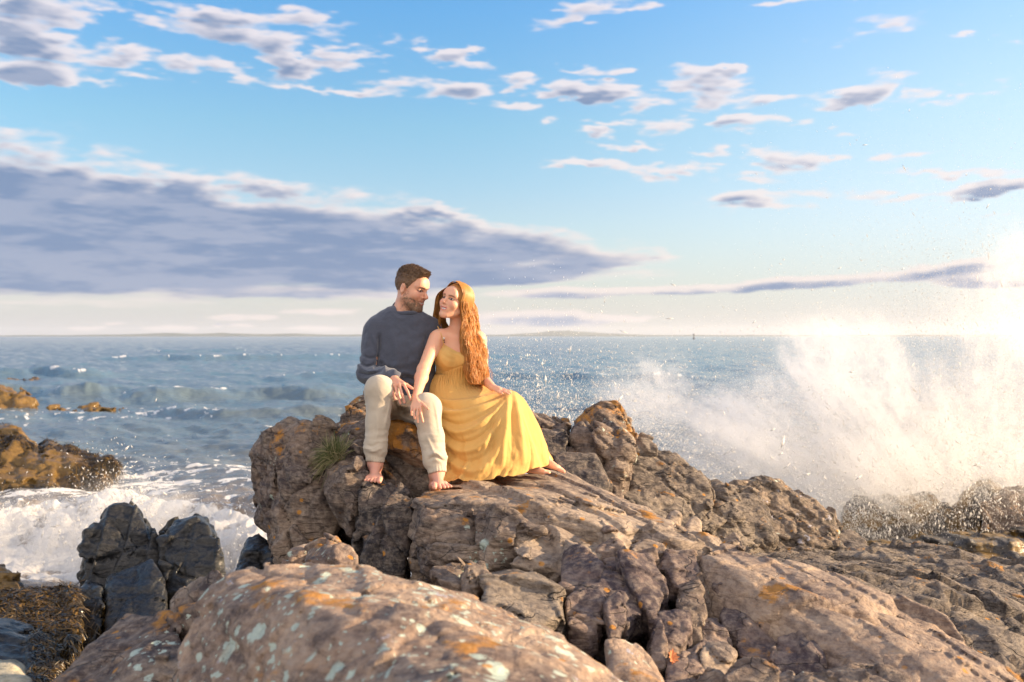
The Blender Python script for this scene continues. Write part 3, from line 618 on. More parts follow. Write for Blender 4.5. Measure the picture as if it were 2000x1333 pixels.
    rock('rugged_boulder', 'large rugged boulder with a lumpy wrinkled surface on the right of the ridge',
         [HB([(1215,905,7.3), (1225,880,7.4), (1290,878,7.5), (1322,882,7.5), (1345,905,7.4), (1385,940,7.3), (1400,980,7.1), (1380,1040,6.8), (1300,1030,6.7), (1215,985,6.8)], .7)], M['rough'], 'pillow', .014, 76)
    rock('rugged_shoulder', 'lumpy shoulder of rock between the rugged boulder and the white-crusted boulder', [HB([(1350,930,7.6), (1380,938,7.7), (1430,946,7.8), (1480,966,7.8), (1514,1003,7.7), (1520,1045,7.4), (1450,1075,7.1), (1350,1060,7.1)], .6)], M['rough'], 'pillow', .014, 176)
    rock('white_crusted_boulder', 'sloping boulder streaked with white crust at the edge of the spray',
         [HB([(1410,950,8.5), (1425,940,8.5), (1460,936,8.6), (1510,936,8.6), (1530,950,8.6), (1580,972,8.5), (1625,1000,8.4), (1650,1035,8.2), (1640,1075,7.9), (1500,1080,7.7), (1430,1040,7.9)], .7)], M['crust'], 'block', .015, 77)
    rock('low_toe', 'low brown toe of rock at the foot of the white-crusted boulder', [HB([(1640,1035,8.4), (1665,1035,8.4), (1695,1058,8.3), (1690,1075,8.2), (1620,1070,8.2)], .4)], M['rough'], 'smooth', .016, 78)
    for i, (pts, lab) in enumerate([
        ([(1296,1010,5.5), (1310,994,5.55), (1330,1000,5.55), (1335,1030,5.4), (1310,1040,5.3)], 'pale upright cobble at the tip of the slab'),
        ([(1332,1025,5.7), (1350,1010,5.75), (1375,1018,5.75), (1368,1045,5.6), (1335,1050,5.5)], 'round pale cobble, the farthest one past the tip of the slab'),
        ([(1300,1040,5.2), (1320,1028,5.25), (1340,1035,5.25), (1345,1065,5.1), (1310,1070,5.05)], 'flat cobble in the middle of the row of cobbles'),
        ([(1350,1055,5.3), (1375,1038,5.35), (1400,1050,5.3), (1405,1075,5.15), (1365,1080,5.1)], 'yellowish cobble resting against the bright narrow ridge')]):
        rock('cobble', lab, [HB(pts, .15, .02)], M['slab'], 'smooth', .010, 80+i, rnd=0.0120, group='cobbles past the tip of the slab', scale=.5)
    rock('seaward_rock', 'dark wet rock mass under the breaking wave on the far right',
         [HB([(1640,1010,11.5), (1665,975,11.7), (1740,968,11.8), (1800,985,11.7), (1860,990,11.5), (1880,1100,11), (1650,1100,11)], 1.2)], M['damp'], 'fract', .026, 90, scale=1.6)
    rock('seaward_peak', 'dark peak of wet rock sticking up into the spray near the right edge', [HB([(1850,990,11.8), (1890,955,12), (1935,938,12), (1960,960,11.8), (1960,1100,11.2), (1850,1100,11.2)], 1.2)], M['damp'], 'fract', .026, 190, scale=1.6)
    rock('seaward_apron', 'low dark wet rock between the bumpy slope and the breaking wave', [HB([(1650,1062,9.9), (1760,1050,10.3), (1880,1045,10.5), (2000,1030,10.6), (2120,1040,10.4), (2120,1140,9.4), (1900,1130,9.3), (1680,1100,9.4)], 1.0)], M['damp'], 'fract', .024, 290, scale=1.4)
    rock('right_edge_rock', 'brown rock block at the right edge behind the spray', [HB([(1920,985,11.2), (1960,950,11.4), (2060,940,11.4), (2150,1000,11.2), (2150,1120,10.8), (1930,1110,10.8)], 1.2)], M['brown'], 'fract', .026, 91, scale=1.5)
    # --- wet rocks in the surf on the left
    rock('wet_pinnacle', 'tall wet black pinnacle of rock standing in the surf on the left',
         [HB([(196,1010,9.3), (215,985,9.4), (240,974,9.45), (266,980,9.45), (300,1032,9.3), (316,1062,9.25), (322,1110,9.15), (330,1200,9.0), (160,1250,8.9), (152,1150,9.0), (160,1090,9.1), (166,1035,9.2)], .9)], M['wet'], 'wet', .015, 92, rnd=0.0120, scale=1.5)
    rock('wet_stump', 'shorter wet black rock right of the pinnacle',
         [HB([(308,1050,9.2), (345,1022,9.3), (372,1012,9.3), (408,1010,9.3), (420,1035,9.2), (445,1100,9.0), (440,1150,8.9), (400,1190,8.7), (330,1180,8.8), (310,1100,9.0)], .9)], M['wet'], 'wet', .015, 93, rnd=0.0120, scale=1.5)
    rock('blue_wet_block', 'smooth blue-black wet block at the foot of the pinnacle',
         [HB([(205,1130,8.6), (255,1105,8.7), (295,1095,8.7), (322,1130,8.5), (330,1180,8.3), (300,1250,8.0), (200,1270,8.0), (200,1190,8.3)], .7)], M['wet'], 'smooth', .014, 94, rnd=.012)
    rock('slanting_wet_block', 'slanting blue-black wet block beside the brown seaweed', [HB([(148,1160,8.5), (170,1132,8.6), (200,1140,8.5), (205,1190,8.3), (180,1260,8.1), (145,1250,8.1)], .5)], M['wet'], 'smooth', .014, 194, rnd=.012)
    rock('weed_ledge', 'low ledge buried under brown seaweed at the left edge', [HB([(-60,1160,8.2), (60,1150,8.3), (150,1150,8.3), (160,1240,7.6), (60,1260,7.4), (-60,1250,7.5)], .8)], M['weedrock'], 'smooth', .018, 95)
    rock('edge_stone', 'dark stone cut by the left edge just above the seaweed', [HB([(-50,1110,9.3), (10,1104,9.4), (40,1125,9.3), (50,1160,9.1), (-50,1170,9)], .5)], M['damp'], 'wet', .018, 96)
    rock('pool_rock', 'low blue-black rock beside the pool in the lower left', [HB([(-60,1240,6.4), (20,1232,6.6), (80,1240,6.6), (125,1262,6.4), (128,1310,6.0), (60,1340,5.7), (-60,1320,5.8)], .5)], M['wet'], 'wet', .014, 97)
    rock('pool_slab', 'thin wet slab lapped by the water at the left edge', [HB([(-60,1215,7.2), (40,1212,7.3), (70,1222,7.2), (60,1240,6.9), (-60,1245,6.9)], .3)], M['wet'], 'smooth', .016, 98)
    rock('weedy_skerry', 'seaweed-covered skerry cut by the left edge with water running off it',
         [HB([(-80,850,17.6), (0,828,17.9), (25,833,17.9), (48,860,17.6), (65,880,17.3), (110,915,16.6), (108,950,16.0), (-80,950,16.0)], 1.6)], M['weedrock'], 'fract', .045, 99, scale=2.2, rnd=0.0320, R=(30, 40, 20))
    rock('weedy_hump', 'long seaweed-covered hump of rock right of the weedy skerry',
         [HB([(62,875,17.6), (82,858,17.8), (100,860,17.8), (150,885,17.6), (200,895,17.3), (226,915,16.9), (228,945,16.2), (70,950,16.2)], 1.5)], M['weedrock'], 'fract', .045, 100, scale=2.2, rnd=0.0320, R=(30, 40, 20))
    rock('far_skerry', 'brown skerry at the left edge behind the small breaking wave', [HB([(-80,765,35), (0,757,35), (20,755,35), (60,775,34.5), (82,795,34), (80,812,33), (-80,812,33)], 2.5)], M['weedrock'], 'far', .09, 101, rnd=0.0480)
    sk = [([(102,798,34), (115,790,34.2), (135,793,34), (150,812,33), (100,812,33)], 'nearest to the far skerry', 102), ([(148,800,34), (190,790,34.2), (215,797,34), (225,815,33), (150,815,33)], 'the longest one in the middle', 202), ([(222,806,33.5), (240,798,33.7), (256,812,33.3), (250,820,32.5), (225,820,32.5)], 'the small one at the right end', 302)]
    for pts, w_, sd in sk: rock('thin_skerry', 'thin brown rock awash right of the far skerry, '+w_, [HB(pts, 1.2)], M['weedrock'], 'far', .08, sd, rnd=.04, group='thin rocks awash')
    rock('distant_reef', 'thin dark reef farthest out, cut by the left edge', [HB([(-20,743,56), (25,739,57), (60,742,56), (70,752,54), (-20,752,54)], 2)], M['damp'], 'far', .14, 103, rnd=.04)
    rock('distant_reef', 'thin dark reef farthest out, just right of the one cut by the left edge', [HB([(58,744,56), (75,741,57), (105,746,56), (100,752,54), (60,752,54)], 2)], M['damp'], 'far', .14, 203, rnd=.04)

def bedrock_height(X, Y):
    """the bedrock under the boulders: heights through control points, in metres above the sea"""
    C = np.array([(-1.2, 1.2, 1.3), (0, 1.0, 1.2), (1, 1.2, 1.15), (2.2, 1.5, .9), (-.8, 3.2, 1.0), (-1.8, 3, .7), (0, 3.4, 1.15), (.5, 3.6, 1.2), (.9, 3.8, 1.22), (-.8, 4.4, .9), (-.2, 4.4, 1.0), (.4, 4.5, 1.2),
        (-1.6, 5, -.3), (-2.4, 4, -.4), (-1.1, 5.6, .6), (0, 5.8, 1.1), (-1.0, 6.8, .2), (.6, 6.2, 1.45), (0.9, 6.9, 1.3), (1.3, 5.2, 1.40), (1.7, 5.4, 1.33), (1.2, 6.2, 1.35), (1.6, 6.6, 1.15), (2.0, 7.3, 1.02), (2.6, 8.0, .95), (3.4, 8.2, .88), (4.4, 8.0, .80),
        (2.2, 5.7, 1.22), (2.8, 6.2, 1.12), (3.3, 6.6, 1.02), (2.4, 5.0, 1.15), (2.8, 4.8, 1.0), (3.2, 5.2, .95), (3.2, 4.2, .7), (4.0, 5.5, .75), (5.0, 7, .5), (4.4, 6.6, .78), (2.6, 3.6, .75), (3.4, 2.8, .5), (0.3, 8.3, .2), (2.2, 9.2, .3), (4.5, 9.3, .1), (6.5, 9.0, -.2), (6, 6, .2), (-3.5, 3, -.8), (-3.5, 6.5, -.9), (-1.5, 8.5, -1.2), (2, 11, -1.2), (5, 12, -1.0), (8, 9, -1.0), (-3, .5, -.2), (5, 2, .2), (-1, -1.5, 1.0), (2, -1.5, 1.0), (5, -2, .5), (-4, -2, 0.)])
    num = 0; den = 0
    for cx, cy, cz in C:
        d2 = (X-cx)**2+(Y-cy)**2+.02; w = 1/d2**1.6
        num = num+w*cz; den = den+w
    return num/den
def add_bedrock():
    h = .022*Q
    xs = np.arange(-4, 8, h); ys = np.arange(-1.5, 11.5, h)
    X, Y = np.meshgrid(xs.astype(np.float32), ys.astype(np.float32), indexing='ij')
    Z = bedrock_height(X, Y)
    p = np.stack([X.ravel(), Y.ravel(), Z.ravel()], 1).astype(np.float32)
    # fewer points where nobody looks
    bl = [((.80, .30, .18), .035, .09, .03, .04), ((.30, .10, .07), .014, .035, .012, .08)]
    o = rock_detail(p, 77, bl, .015, rot(8, 14, -28), 'slab')
    Z = Z-o.reshape(Z.shape)-.02
    V = np.stack([X, Y, Z], -1).reshape(-1, 3)
    nx, ny = X.shape
    i = np.arange(nx*ny).reshape(nx, ny)
    Fq = np.stack([i[:-1, :-1], i[1:, :-1], i[1:, 1:], i[:-1, 1:]], -1).reshape(-1, 4)
    keep = (V[:, 2] > -.5); Fq = Fq[keep[Fq].all(1)]
    ob = link_mesh('bedrock', V, Fq, M['rough']); tag(ob, kind='structure'); return ob
add_bedrock()
add_rocks()
build_rocks()
# ------------------------------------------------------------------ the sea
def seg_dist(X, Y, pts):
    """distance to a polyline on the plan, and the parameter along it"""
    best = np.full(X.shape, 1e9, np.float32); side = np.zeros(X.shape, np.float32); par = np.zeros(X.shape, np.float32)
    n = len(pts)-1
    for i in range(n):
        ax, ay = pts[i]; bx, by = pts[i+1]; dx, dy = bx-ax, by-ay; L = math.hypot(dx, dy)
        t = np.clip(((X-ax)*dx+(Y-ay)*dy)/L**2, 0, 1)
        qx, qy = X-(ax+t*dx), Y-(ay+t*dy); d = np.hypot(qx, qy)
        sd = (dx*qy-dy*qx)/L
        m = d < best
        best = np.where(m, d, best); side = np.where(m, sd, side); par = np.where(m, (i+t)/n, par)
    return best, side, par
def crest(X, Y, line, width_front, width_back, ends=(.1, .1)):
    """bump profile across a crest line, steep towards the shore (front, side<0)"""
    d, s, t = seg_dist(X, Y, line)
    s = np.where(np.abs(s) < 1e-6, 1e-6, s); sd = np.sign(s)*d
    w = np.where(sd < 0, width_front, width_back)
    e = sstep(t, 0, ends[0])*sstep(1-t, 0, ends[1]) if ends[0] else 1.0
    return np.exp(-(sd/w)**2)*e, sd, t
def XYs(pxs):       # plan points of pixels that lie on the water
    return [tuple(P(px, py, F*CZ/(py-HOR))[:2]) for px, py in pxs]
def sea_fields(X, Y):
    R = np.hypot(X, Y)
    Z = np.zeros_like(X); 
    rs = np.random.RandomState(3)
    cell = np.maximum(.02, R*.0016)
    # wind chop and a low swell, rolling in towards the shore
    for k in range(64):
        lam = .35*(1.115**k)*1.0
        if lam > 60: break
        th = math.radians(-90+rs.normal(0, 32)-10); ph = rs.rand()*6.28
        amp = (.0125*lam**.80 if lam < 5 else .0125*5**.80*(lam/5)**-.35)
        fade = sstep(lam/cell, 3, 8)*(1-.55*sstep(lam, 2, 12))
        kx, ky = math.cos(th)*2*math.pi/lam, math.sin(th)*2*math.pi/lam
        wob = noise2(X/(lam*2.7)+k*3.1, Y/(lam*2.7)+k*1.7)
        s = np.sin(kx*X+ky*Y+ph+wob*1.6)
        Z += amp*fade*(1-np.abs(s))*1.25*(.65+.5*wob) if k % 2 else amp*fade*s*(.8+.4*wob)
    foam = np.zeros_like(X)
    n1 = fbm2(X*1.1, Y*1.1, 5, .6, 1); n2 = fbm2(X*4.5, Y*4.5, 5, .62, 2); n3 = fbm2(X*.35, Y*.35, 4, .55, 3)
    streak = fbm2(X*.55+n1*.4, Y*2.2, 5, .6, 4)
    # swell breaking over the far skerry, 45 m out
    line = XYs([(-260,786),(0,781),(150,783),(330,785),(480,780),(640,779),(760,775),(900,778)])
    c, sd, t = crest(X+n3*1.2, Y+n3*1.5, line, 1.1, 3.2, (.05, .25)); Z += c*(.50-.22*t)*(1+.45*n3+.25*n1)
    foam = np.maximum(foam, (sstep(sd, -3.2, -.2)*sstep(-sd, -.5, .0)*sstep(.30-t+n1*.35, 0, .12)*sstep(n2+n1*.5, -.25, .2)*.8)); foam = np.maximum(foam, np.exp(-(sd/.35)**2)*sstep(n1-.02, 0, .3)*(t < .97)*.8)
    for ln, a, w in [([(150,705),(400,706),(800,700),(1100,702)], .55, 2.5), ([(-200,745),(60,738),(200,742)], .5, 1.4), ([(60,735),(170,738)], .45, 1.2), ([(450,745),(900,742),(1500,748)], .35, 2.0), ([(250,812),(500,822),(760,815)], .25, .9), ([(300,690),(500,688)], .5, 4)]:
        c, sd, t = crest(X+n3*1.0, Y+n3*1.0, XYs(ln), w*.6, w*1.6, (.2, .2)); Z += c*a
        foam = np.maximum(foam, np.exp(-((sd+.1)/(w*.22))**2)*sstep(n2*.6+n1*.7, .12, .34)*.8*sstep(t, 0, .1))
    # the surf breaking on the wet rocks at the left, 10 m out
    base = [(-9.5, 10.9), (-7.0, 11.2), (-5.8, 11.6), (-4.6, 11.9), (-3.6, 11.6), (-2.9, 11.0), (-2.2, 10.4), (-1.2, 9.9)]
    c, sd, t = crest(X+n1*.25, Y+n1*.3, base, .85, 1.3, (.0, .0))
    lump = np.abs(fbm2(X*2.6, Y*2.6, 4, .6, 9)); lump2 = 1-np.abs(fbm2(X*9, Y*9, 3, .6, 10))*2
    hgt = .52-.18*t
    Z += c*hgt*(1+.35*lump+.25*n1)
    surf = sstep(sd, -2.3, -1.2)*sstep(-sd, -.35, .05)
    Z += surf*(lump*.07+lump2*.008+n2*.04+fbm2(X*22, Y*22, 3, .6, 14)*.012)
    foam = np.maximum(foam, surf*np.clip(.45+.55*sstep(n2*.6+n1*.3+lump*.5+.10*sstep(-sd, .2, 1.0), -.15, .25), 0, 1))
    foam = np.maximum(foam, sstep(-sd, -1.9, -.2)*sstep(sd, -.1, .2)*sstep(n1*.8+n2*.6, .08, .42)*.6)
    # a second line of foam behind it
    ln = [(-7.5, 13.8), (-5.6, 13.9), (-4.2, 14.6), (-3.0, 14.2), (-1.8, 13.8), (-.8, 14.0)]
    c, sd, t = crest(X+n1*.5, Y+n1*.5, ln, .5, 1.1, (.1, .1)); Z += c*.16
    foam = np.maximum(foam, np.exp(-((sd+.25)/.42)**2)*sstep(n2*.7+n1*.6, .0, .34)*.85)
    # lacy foam round the skerries and over the inner water
    near = np.zeros_like(X)
    for (px, py, r) in [(40,935,2.2),(150,935,2.6),(230,940,2.2),(60,815,6),(180,818,5),(255,812,4),(20,1000,2.5),(300,960,2.5),(440,930,1.8),(60,970,2.0),(450,985,1.4)]:
        x0, y0 = XYs([(px, py)])[0]
        near = np.maximum(near, np.exp(-(((X-x0)/(r*1.5))**2+((Y-y0)/(r))**2)))
    inner = sstep(R, 30, 14)*.45+sstep(R, 55, 30)*.16
    lace = 1-np.abs(streak)*3.4
    foam = np.maximum(foam, sstep(lace*.6+n2*.55+near*.48+inner*.42-.92, 0, .42)*.95)
    foam = np.maximum(foam, sstep(n1*.5+n2*.7-.40+inner*.3, 0, .2)*.6*sstep(R, 60, 20))
    # churned white water under the spray on the right, and round the ridge
    rg = np.exp(-(((X-4.6)/3.4)**2+((Y-13.5)/3.2)**2)); foam = np.maximum(foam, sstep(rg*1.5+n1*.6-.35, 0, .4)); Z += rg*(.10+.3*lump)
    rg = np.exp(-(((X-.8)/1.3)**2+((Y-10.5)/2.2)**2)); foam = np.maximum(foam, sstep(rg*1.4+n1*.7+n2*.3-.55, 0, .4))
    # sheltered pool at the lower left
    pool = sstep(Y, 9.0, 8.2)*sstep(X, -1, -2); Z *= (1-.75*pool)
    foam = foam*(1-pool)+pool*sstep(1-np.abs(fbm2(X*2.2, Y*5, 5, .6, 12))*4+n2*.5-.35, 0, .5)*.8
    foam *= sstep(R, 400, 120)
    return Z, np.clip(foam, 0, 1)
def add_sea():
    # rows are spaced by distance, finer near the shore, out to the horizon
    rows = [4.2]
    while rows[-1] < 14500:
        r = rows[-1]; rows.append(r+max(.022, r*.0030, r*r*.00022 if r < 60 else r*.013 if r < 600 else r*.06)*max(1, Q*.8))
    rows = np.array(rows, np.float32); na = int(1150/max(1, Q*.8))
    th = np.linspace(math.radians(-47), math.radians(47), na).astype(np.float32)
    R, T = np.meshgrid(rows, th, indexing='ij')
    X = R*np.sin(T); Y = R*np.cos(T)
    Z, foam = sea_fields(X, Y)
    V = np.stack([X, Y, Z], -1).reshape(-1, 3)
    i = np.arange(R.size).reshape(R.shape)
    Fq = np.stack([i[:-1, :-1], i[:-1, 1:], i[1:, 1:], i[1:, :-1]], -1).reshape(-1, 4)[:, ::-1]
    m, N = new_mat('sea_water')
    co = N.n('ShaderNodeNewGeometry').outputs['Position']
    fo = N.n('ShaderNodeAttribute', attribute_name='foam').outputs['Fac']
    sc = N.vm('MULTIPLY', co, (1, 1.8, 1))
    cd = N.n('ShaderNodeVectorMath', {0: co}, operation='LENGTH').outputs['Value']
    w1 = N.noise(sc, 2.1, 5, .6, .3); w2 = N.noise(sc, .45, 4, .55, .2); w3 = N.noise(N.vm('MULTIPLY', co, (1, 2.6, 1)), .07, 6, .6)
    w0 = N.noise(sc, 7.0, 4, .6)
    h = N.m('ADD', N.m('MULTIPLY', w1, .16), N.m('MULTIPLY', w2, .42)); h = N.m('ADD', h, N.m('MULTIPLY', w0, .045)); h = N.m('ADD', h, N.m('MULTIPLY', N.m('MULTIPLY', w3, 2.0), N.ss(cd, 40, 200)))
    fine = N.noise(co, 16, 6, .75)
    fm = N.m('ADD', fo, N.m('MULTIPLY', N.m('SUBTRACT', fine, .5), .8))
    fm = N.m('MULTIPLY', N.ss(fm, .30, .62), N.ss(fo, .02, .12))
    bp = N.n('ShaderNodeBump', {'Height': h, 'Strength': 1.0, 'Distance': .35})
    silt = N.ss(cd, 26, 9)
    wc = N.mix(silt, (.115, .17, .20), (.26, .205, .155))
    wc = N.mix(N.m('MULTIPLY', N.noise(co, .5, 4), N.ss(cd, 60, 20, 0, .5)), wc, (.21, .175, .14))
    water = N.n('ShaderNodeBsdfPrincipled', {'Base Color': wc, 'Roughness': .10, 'IOR': 1.33, 'Normal': bp.outputs[0], 'Specular IOR Level': .5})
    fb = N.n('ShaderNodeBump', {'Height': fine, 'Strength': .9, 'Distance': .05})
    foamy = N.n('ShaderNodeBsdfPrincipled', {'Base Color': (.78, .765, .74, 1), 'Roughness': .8, 'Normal': fb.outputs[0], 'Subsurface Weight': 0.0})
    mx = N.n('ShaderNodeMixShader', {0: fm, 1: water.outputs[0], 2: foamy.outputs[0]})
    finish(N, mx.outputs[0])
    ob = link_mesh('sea', V, Fq, m, attrs={'foam': foam.ravel()}); tag(ob, kind='structure')
    # the open sea to the sides and behind, beyond the detailed water
    V2 = [(-15000, -15000, -1.2), (15000, -15000, -1.2), (15000, 15000, -1.2), (-15000, 15000, -1.2)]
    sb = link_mesh('seabed', V2, [(0, 1, 2, 3)], m, smooth=False); tag(sb, kind='structure')
add_sea()
def add_hills():
    m, N = new_mat('far_land')
    co = N.n('ShaderNodeNewGeometry').outputs['Position']
    col = N.mix(N.ss(N.noise(co, .004, 5, .6), .4, .6), (.05, .075, .06), (.10, .12, .09))
    finish(N, N.n('ShaderNodeBsdfPrincipled', {'Base Color': col, 'Roughness': 1.0}).outputs[0])
    # (name, distance, [(px, height in px above the horizon)...])
    for nm, d, prof in [('far_shore', 9000, [(-700, 2), (-300, 3), (0, 2), (60, 3), (150, 3), (215, 4), (290, 6), (330, 7), (380, 5), (430, 7), (500, 5), (580, 6), (640, 4), (760, 4), (900, 3), (1000, 4), (1120, 3), (1300, 3), (1500, 3), (1700, 3), (1900, 3), (2400, 4), (2900, 2)]),
                        ('far_hill', 12000, [(960, 0), (1000, 5), (1040, 7), (1080, 11), (1110, 12), (1140, 10), (1180, 7), (1220, 5), (1280, 2), (1330, 0)])]:
        xs = np.linspace(prof[0][0], prof[-1][0], 700); hs = np.interp(xs, [p[0] for p in prof], [p[1] for p in prof])
        hs = hs*(1+.18*fbm2(xs*.03, xs*0+2, 4, .6)+.05*fbm2(xs*.5, xs*0+5, 2, .6))
        rings = []
        for f_, dd in ((0, 0), (.75, 250), (1.0, 700), (.7, 1300), (0, 2000)):
            rings.append(np.stack([(xs-1000)/F*(d+dd), np.full(xs.shape, d+dd), -2+f_*(hs/F*d)+2*f_], 1))
        V = np.concatenate(rings); n = len(xs); i = np.arange(5*n).reshape(5, n)
        Fq = np.stack([i[:-1, :-1], i[:-1, 1:], i[1:, 1:], i[1:, :-1]], -1).reshape(-1, 4)
        tag(link_mesh(nm+'_hills', V, Fq, m), kind='structure')
add_hills()
# ------------------------------------------------------------------ people
def smin(a, b, k):
    if k <= 0: return np.minimum(a, b)
    h = np.maximum(k-np.abs(a-b), 0)/k
    return np.minimum(a, b)-h*h*k*.25
def smax(a, b, k): return -smin(-a, -b, k)
def capsule(p, a, b, ra, rb):
    a = np.asarray(a, np.float32); b = np.asarray(b, np.float32); ab = b-a
    t = np.clip(((p-a) @ ab)/max(float(ab @ ab), 1e-9), 0, 1)
    q = p-a-t[:, None]*ab
    return np.sqrt((q*q).sum(1))-(ra+(rb-ra)*t)
def ellipsoid(p, c, r, Rm=None):
    q = p-np.asarray(c, np.float32)
    if Rm is not None: q = q @ Rm
    r = np.asarray(r, np.float32)
    k0 = np.sqrt(((q/r)**2).sum(1)); k1 = np.sqrt(((q/(r*r))**2).sum(1))
    return k0*(k0-1)/np.maximum(k1, 1e-6)
def axes(*v):
    """orthonormal frame from a main direction and a rough second one"""
    a = np.asarray(v[0], float); a /= np.linalg.norm(a); b = np.asarray(v[1], float); b = b-a*(a @ b); b /= np.linalg.norm(b)
    return np.stack([a, b, np.cross(a, b)], 1).astype(np.float32)
def frame(yaw, pitch, roll):
    y, p, r = map(math.radians, (yaw, pitch, roll))
    f0 = np.array([math.sin(y), -math.cos(y), 0]); z = np.array([0, 0, 1.])
    f = f0*math.cos(p)+z*math.sin(p); u = -f0*math.sin(p)+z*math.cos(p); x = np.cross(f, u)
    x, u = x*math.cos(r)+u*math.sin(r), u*math.cos(r)-x*math.sin(r)
    return np.stack([x, f, u], 1).astype(np.float32)      # columns: local x, forward, up
def head_sdf(q, male):
    """q in head coordinates: x to the side, y forward, z up, origin between the ears"""
    ax = np.abs(q[:, 0:1]); m = np.concatenate([ax, q[:, 1:]], 1)      # mirrored
    d = ellipsoid(q, (0, -.012, .045), (.074, .096, .085))
    d = smin(d, ellipsoid(q, (0, .028, -.025), (.060, .066, .078)), .03)
    jw = .056 if male else .044
    d = smin(d, capsule(m, (jw, .0, -.048), (.022, .066, -.094), .020 if male else .017, .017 if male else .0135), .03)
    d = smin(d, ellipsoid(q, (0, .072, -.098), (.024 if male else .0165, .019 if male else .017, .017)), .022)
    d = smin(d, ellipsoid(m, (.040, .058, -.022), (.025, .028, .024)), .022)            # cheeks
    d = smin(d, capsule(m, (.010, .088, .028), (.046, .068, .030), .009 if male else .006, .009), .018)   # brow
    d = smin(d, ellipsoid(q, (0, .078, .052), (.045, .016, .030)), .03)
    d = smax(d, -ellipsoid(m, (.031, .094, .010), (.016, .012, .010)), .014)             # eye sockets
    d = smin(d, ellipsoid(m, (.031, .0735, .009), (.0150, .0125, .0125)), .004)            # eyelids
    nz = 1.08 if male else .88
    d = smin(d, capsule(q, (0, .086, .018), (0, .088+.024*nz, -.020), .0065, .0098*nz), .012)
    d = smin(d, ellipsoid(q, (0, .090+.018*nz, -.024), (.010*nz, .011, .0085)), .006)
    d = smin(d, ellipsoid(m, (.0115*nz, .094, -.027), (.0075, .009, .0065)), .006)
    # smiling mouth
    d = smin(d, ellipsoid(q, (0, .076, -.058), (.030, .017, .020)), .016)
    yc = np.abs(q[:, 0])
    zc = -.060+yc*yc*11
    qq = q.copy(); qq[:, 2] = q[:, 2]-zc
    d = smin(d, ellipsoid(qq, (0, .0855-0, .0075), (.024, .0085, .0042)), .004)
    d = smin(d, ellipsoid(qq, (0, .0845, -.0085), (.021, .0090, .0052)), .004)
    d = smax(d, -ellipsoid(qq, (0, .094, -.0005), (.022, .016, .0058)), .003)
    # ears
    er = ellipsoid(m, (.074, -.012, -.004), (.010, .019, .031), axes((.9, -.42, 0), (.42, .9, 0)))
    er = smax(er, -ellipsoid(m, (.086, -.006, .002), (.009, .011, .018)), .006)
    d = smin(d, er, .006)
    return d
def head_tint(q, male, base):
    m = np.abs(q[:, 0]); y, z = q[:, 1], q[:, 2]
    c = np.tile(np.array(base, np.float32), (len(q), 1))
    def blend(w, col):
        nonlocal c
        c = c*(1-w[:, None])+np.array(col, np.float32)*w[:, None]
    blend(.35*np.exp(-((m-.042)/.018)**2-((z+.020)/.018)**2)*(y > .02), (.62, .22, .16))
    blend(.35*np.exp(-((m)/.012)**2-((z+.022)/.012)**2)*(y > .09), (.60, .25, .18))
    zc = -.060+m*m*11
    lip = sstep(-np.abs(z-zc), -.0130, -.0090)*sstep(-m, -.027, -.021)*(y > .072)
    blend(lip*(.5 if male else .8), (.45, .13, .11) if male else (.50, .10, .10))
    blend(sstep(-np.abs(z-zc+.0005), -.0055, -.004)*sstep(-m, -.022, -.019)*(y < .088)*(y > .06)*1.0, (.80, .77, .72))
    bw = sstep(-np.abs(z-(.0285-(m-.03)**2*9)), -.0055, -.003)*sstep(m, .010, .014)*sstep(-m, -.052, -.046)*(y > .045)
    blend(bw*(.8 if male else .75), (.09, .05, .03) if male else (.14, .065, .035))
    if male:
        n = fbm3(q[:, 0]*150, q[:, 1]*150, q[:, 2]*150, 2, .6, 4)
        bd = sstep(-z, .030, .055)*sstep(y, -.02, .01)*sstep(z, -.135, -.118); bd = np.maximum(bd, sstep(-z, -.02, .03)*sstep(m, .05, .066)*sstep(y, -.01, .008)*sstep(-y, -.045, -.02))
        bd = bd*(1-.9*(np.sqrt((m/.025)**2+((z-zc)/.011)**2) < 1))
        blend(np.clip(bd*(.42+.6*n), 0, .8), (.15, .088, .06))
        blend(.75*sstep(z, .085, .10)*0, (.1, .06, .04))
    ex, ez = (m-.031)/.0155, (z-.009)/.0060
    e = np.sqrt(ex*ex+ez*ez)
    blend(sstep(-e, -1.45, -1.05)*(y > .05)*.85, (.07, .035, .028))
    blend(sstep(-np.sqrt((ex/.85)**2+(ez/.72)**2), -1.05, -.9)*(y > .05), (.62, .56, .52))
    blend(sstep(-np.sqrt(((m-.031)/.0078)**2+((z-.009)/.0062)**2), -1.1, -.85)*(y > .05)*(e < 1.0), (.03, .018, .014))
    return c
def hair_mat(name, c1, c2, trans=.3, rough=.45):
    m, N = new_mat(name)
    co = N.n('ShaderNodeNewGeometry').outputs['Position']
    n1 = N.noise(co, 55, 3, .6); at = N.n('ShaderNodeAttribute', attribute_name='strand').outputs['Fac']
    col = N.mix(N.m('ADD', N.m('MULTIPLY', n1, .5), N.m('MULTIPLY', at, .5)), c1, c2)
    b = N.n('ShaderNodeBsdfPrincipled', {'Base Color': col, 'Roughness': rough, 'Specular IOR Level': .6, 'Sheen Weight': .2})
    t = N.n('ShaderNodeBsdfTranslucent', {'Color': N.mix(1.0, col, (1.0, .72, .38), 'MULTIPLY') if False else col})
    mx = N.n('ShaderNodeMixShader', {0: trans, 1: b.outputs[0], 2: t.outputs[0]}); finish(N, mx.outputs[0]); return m
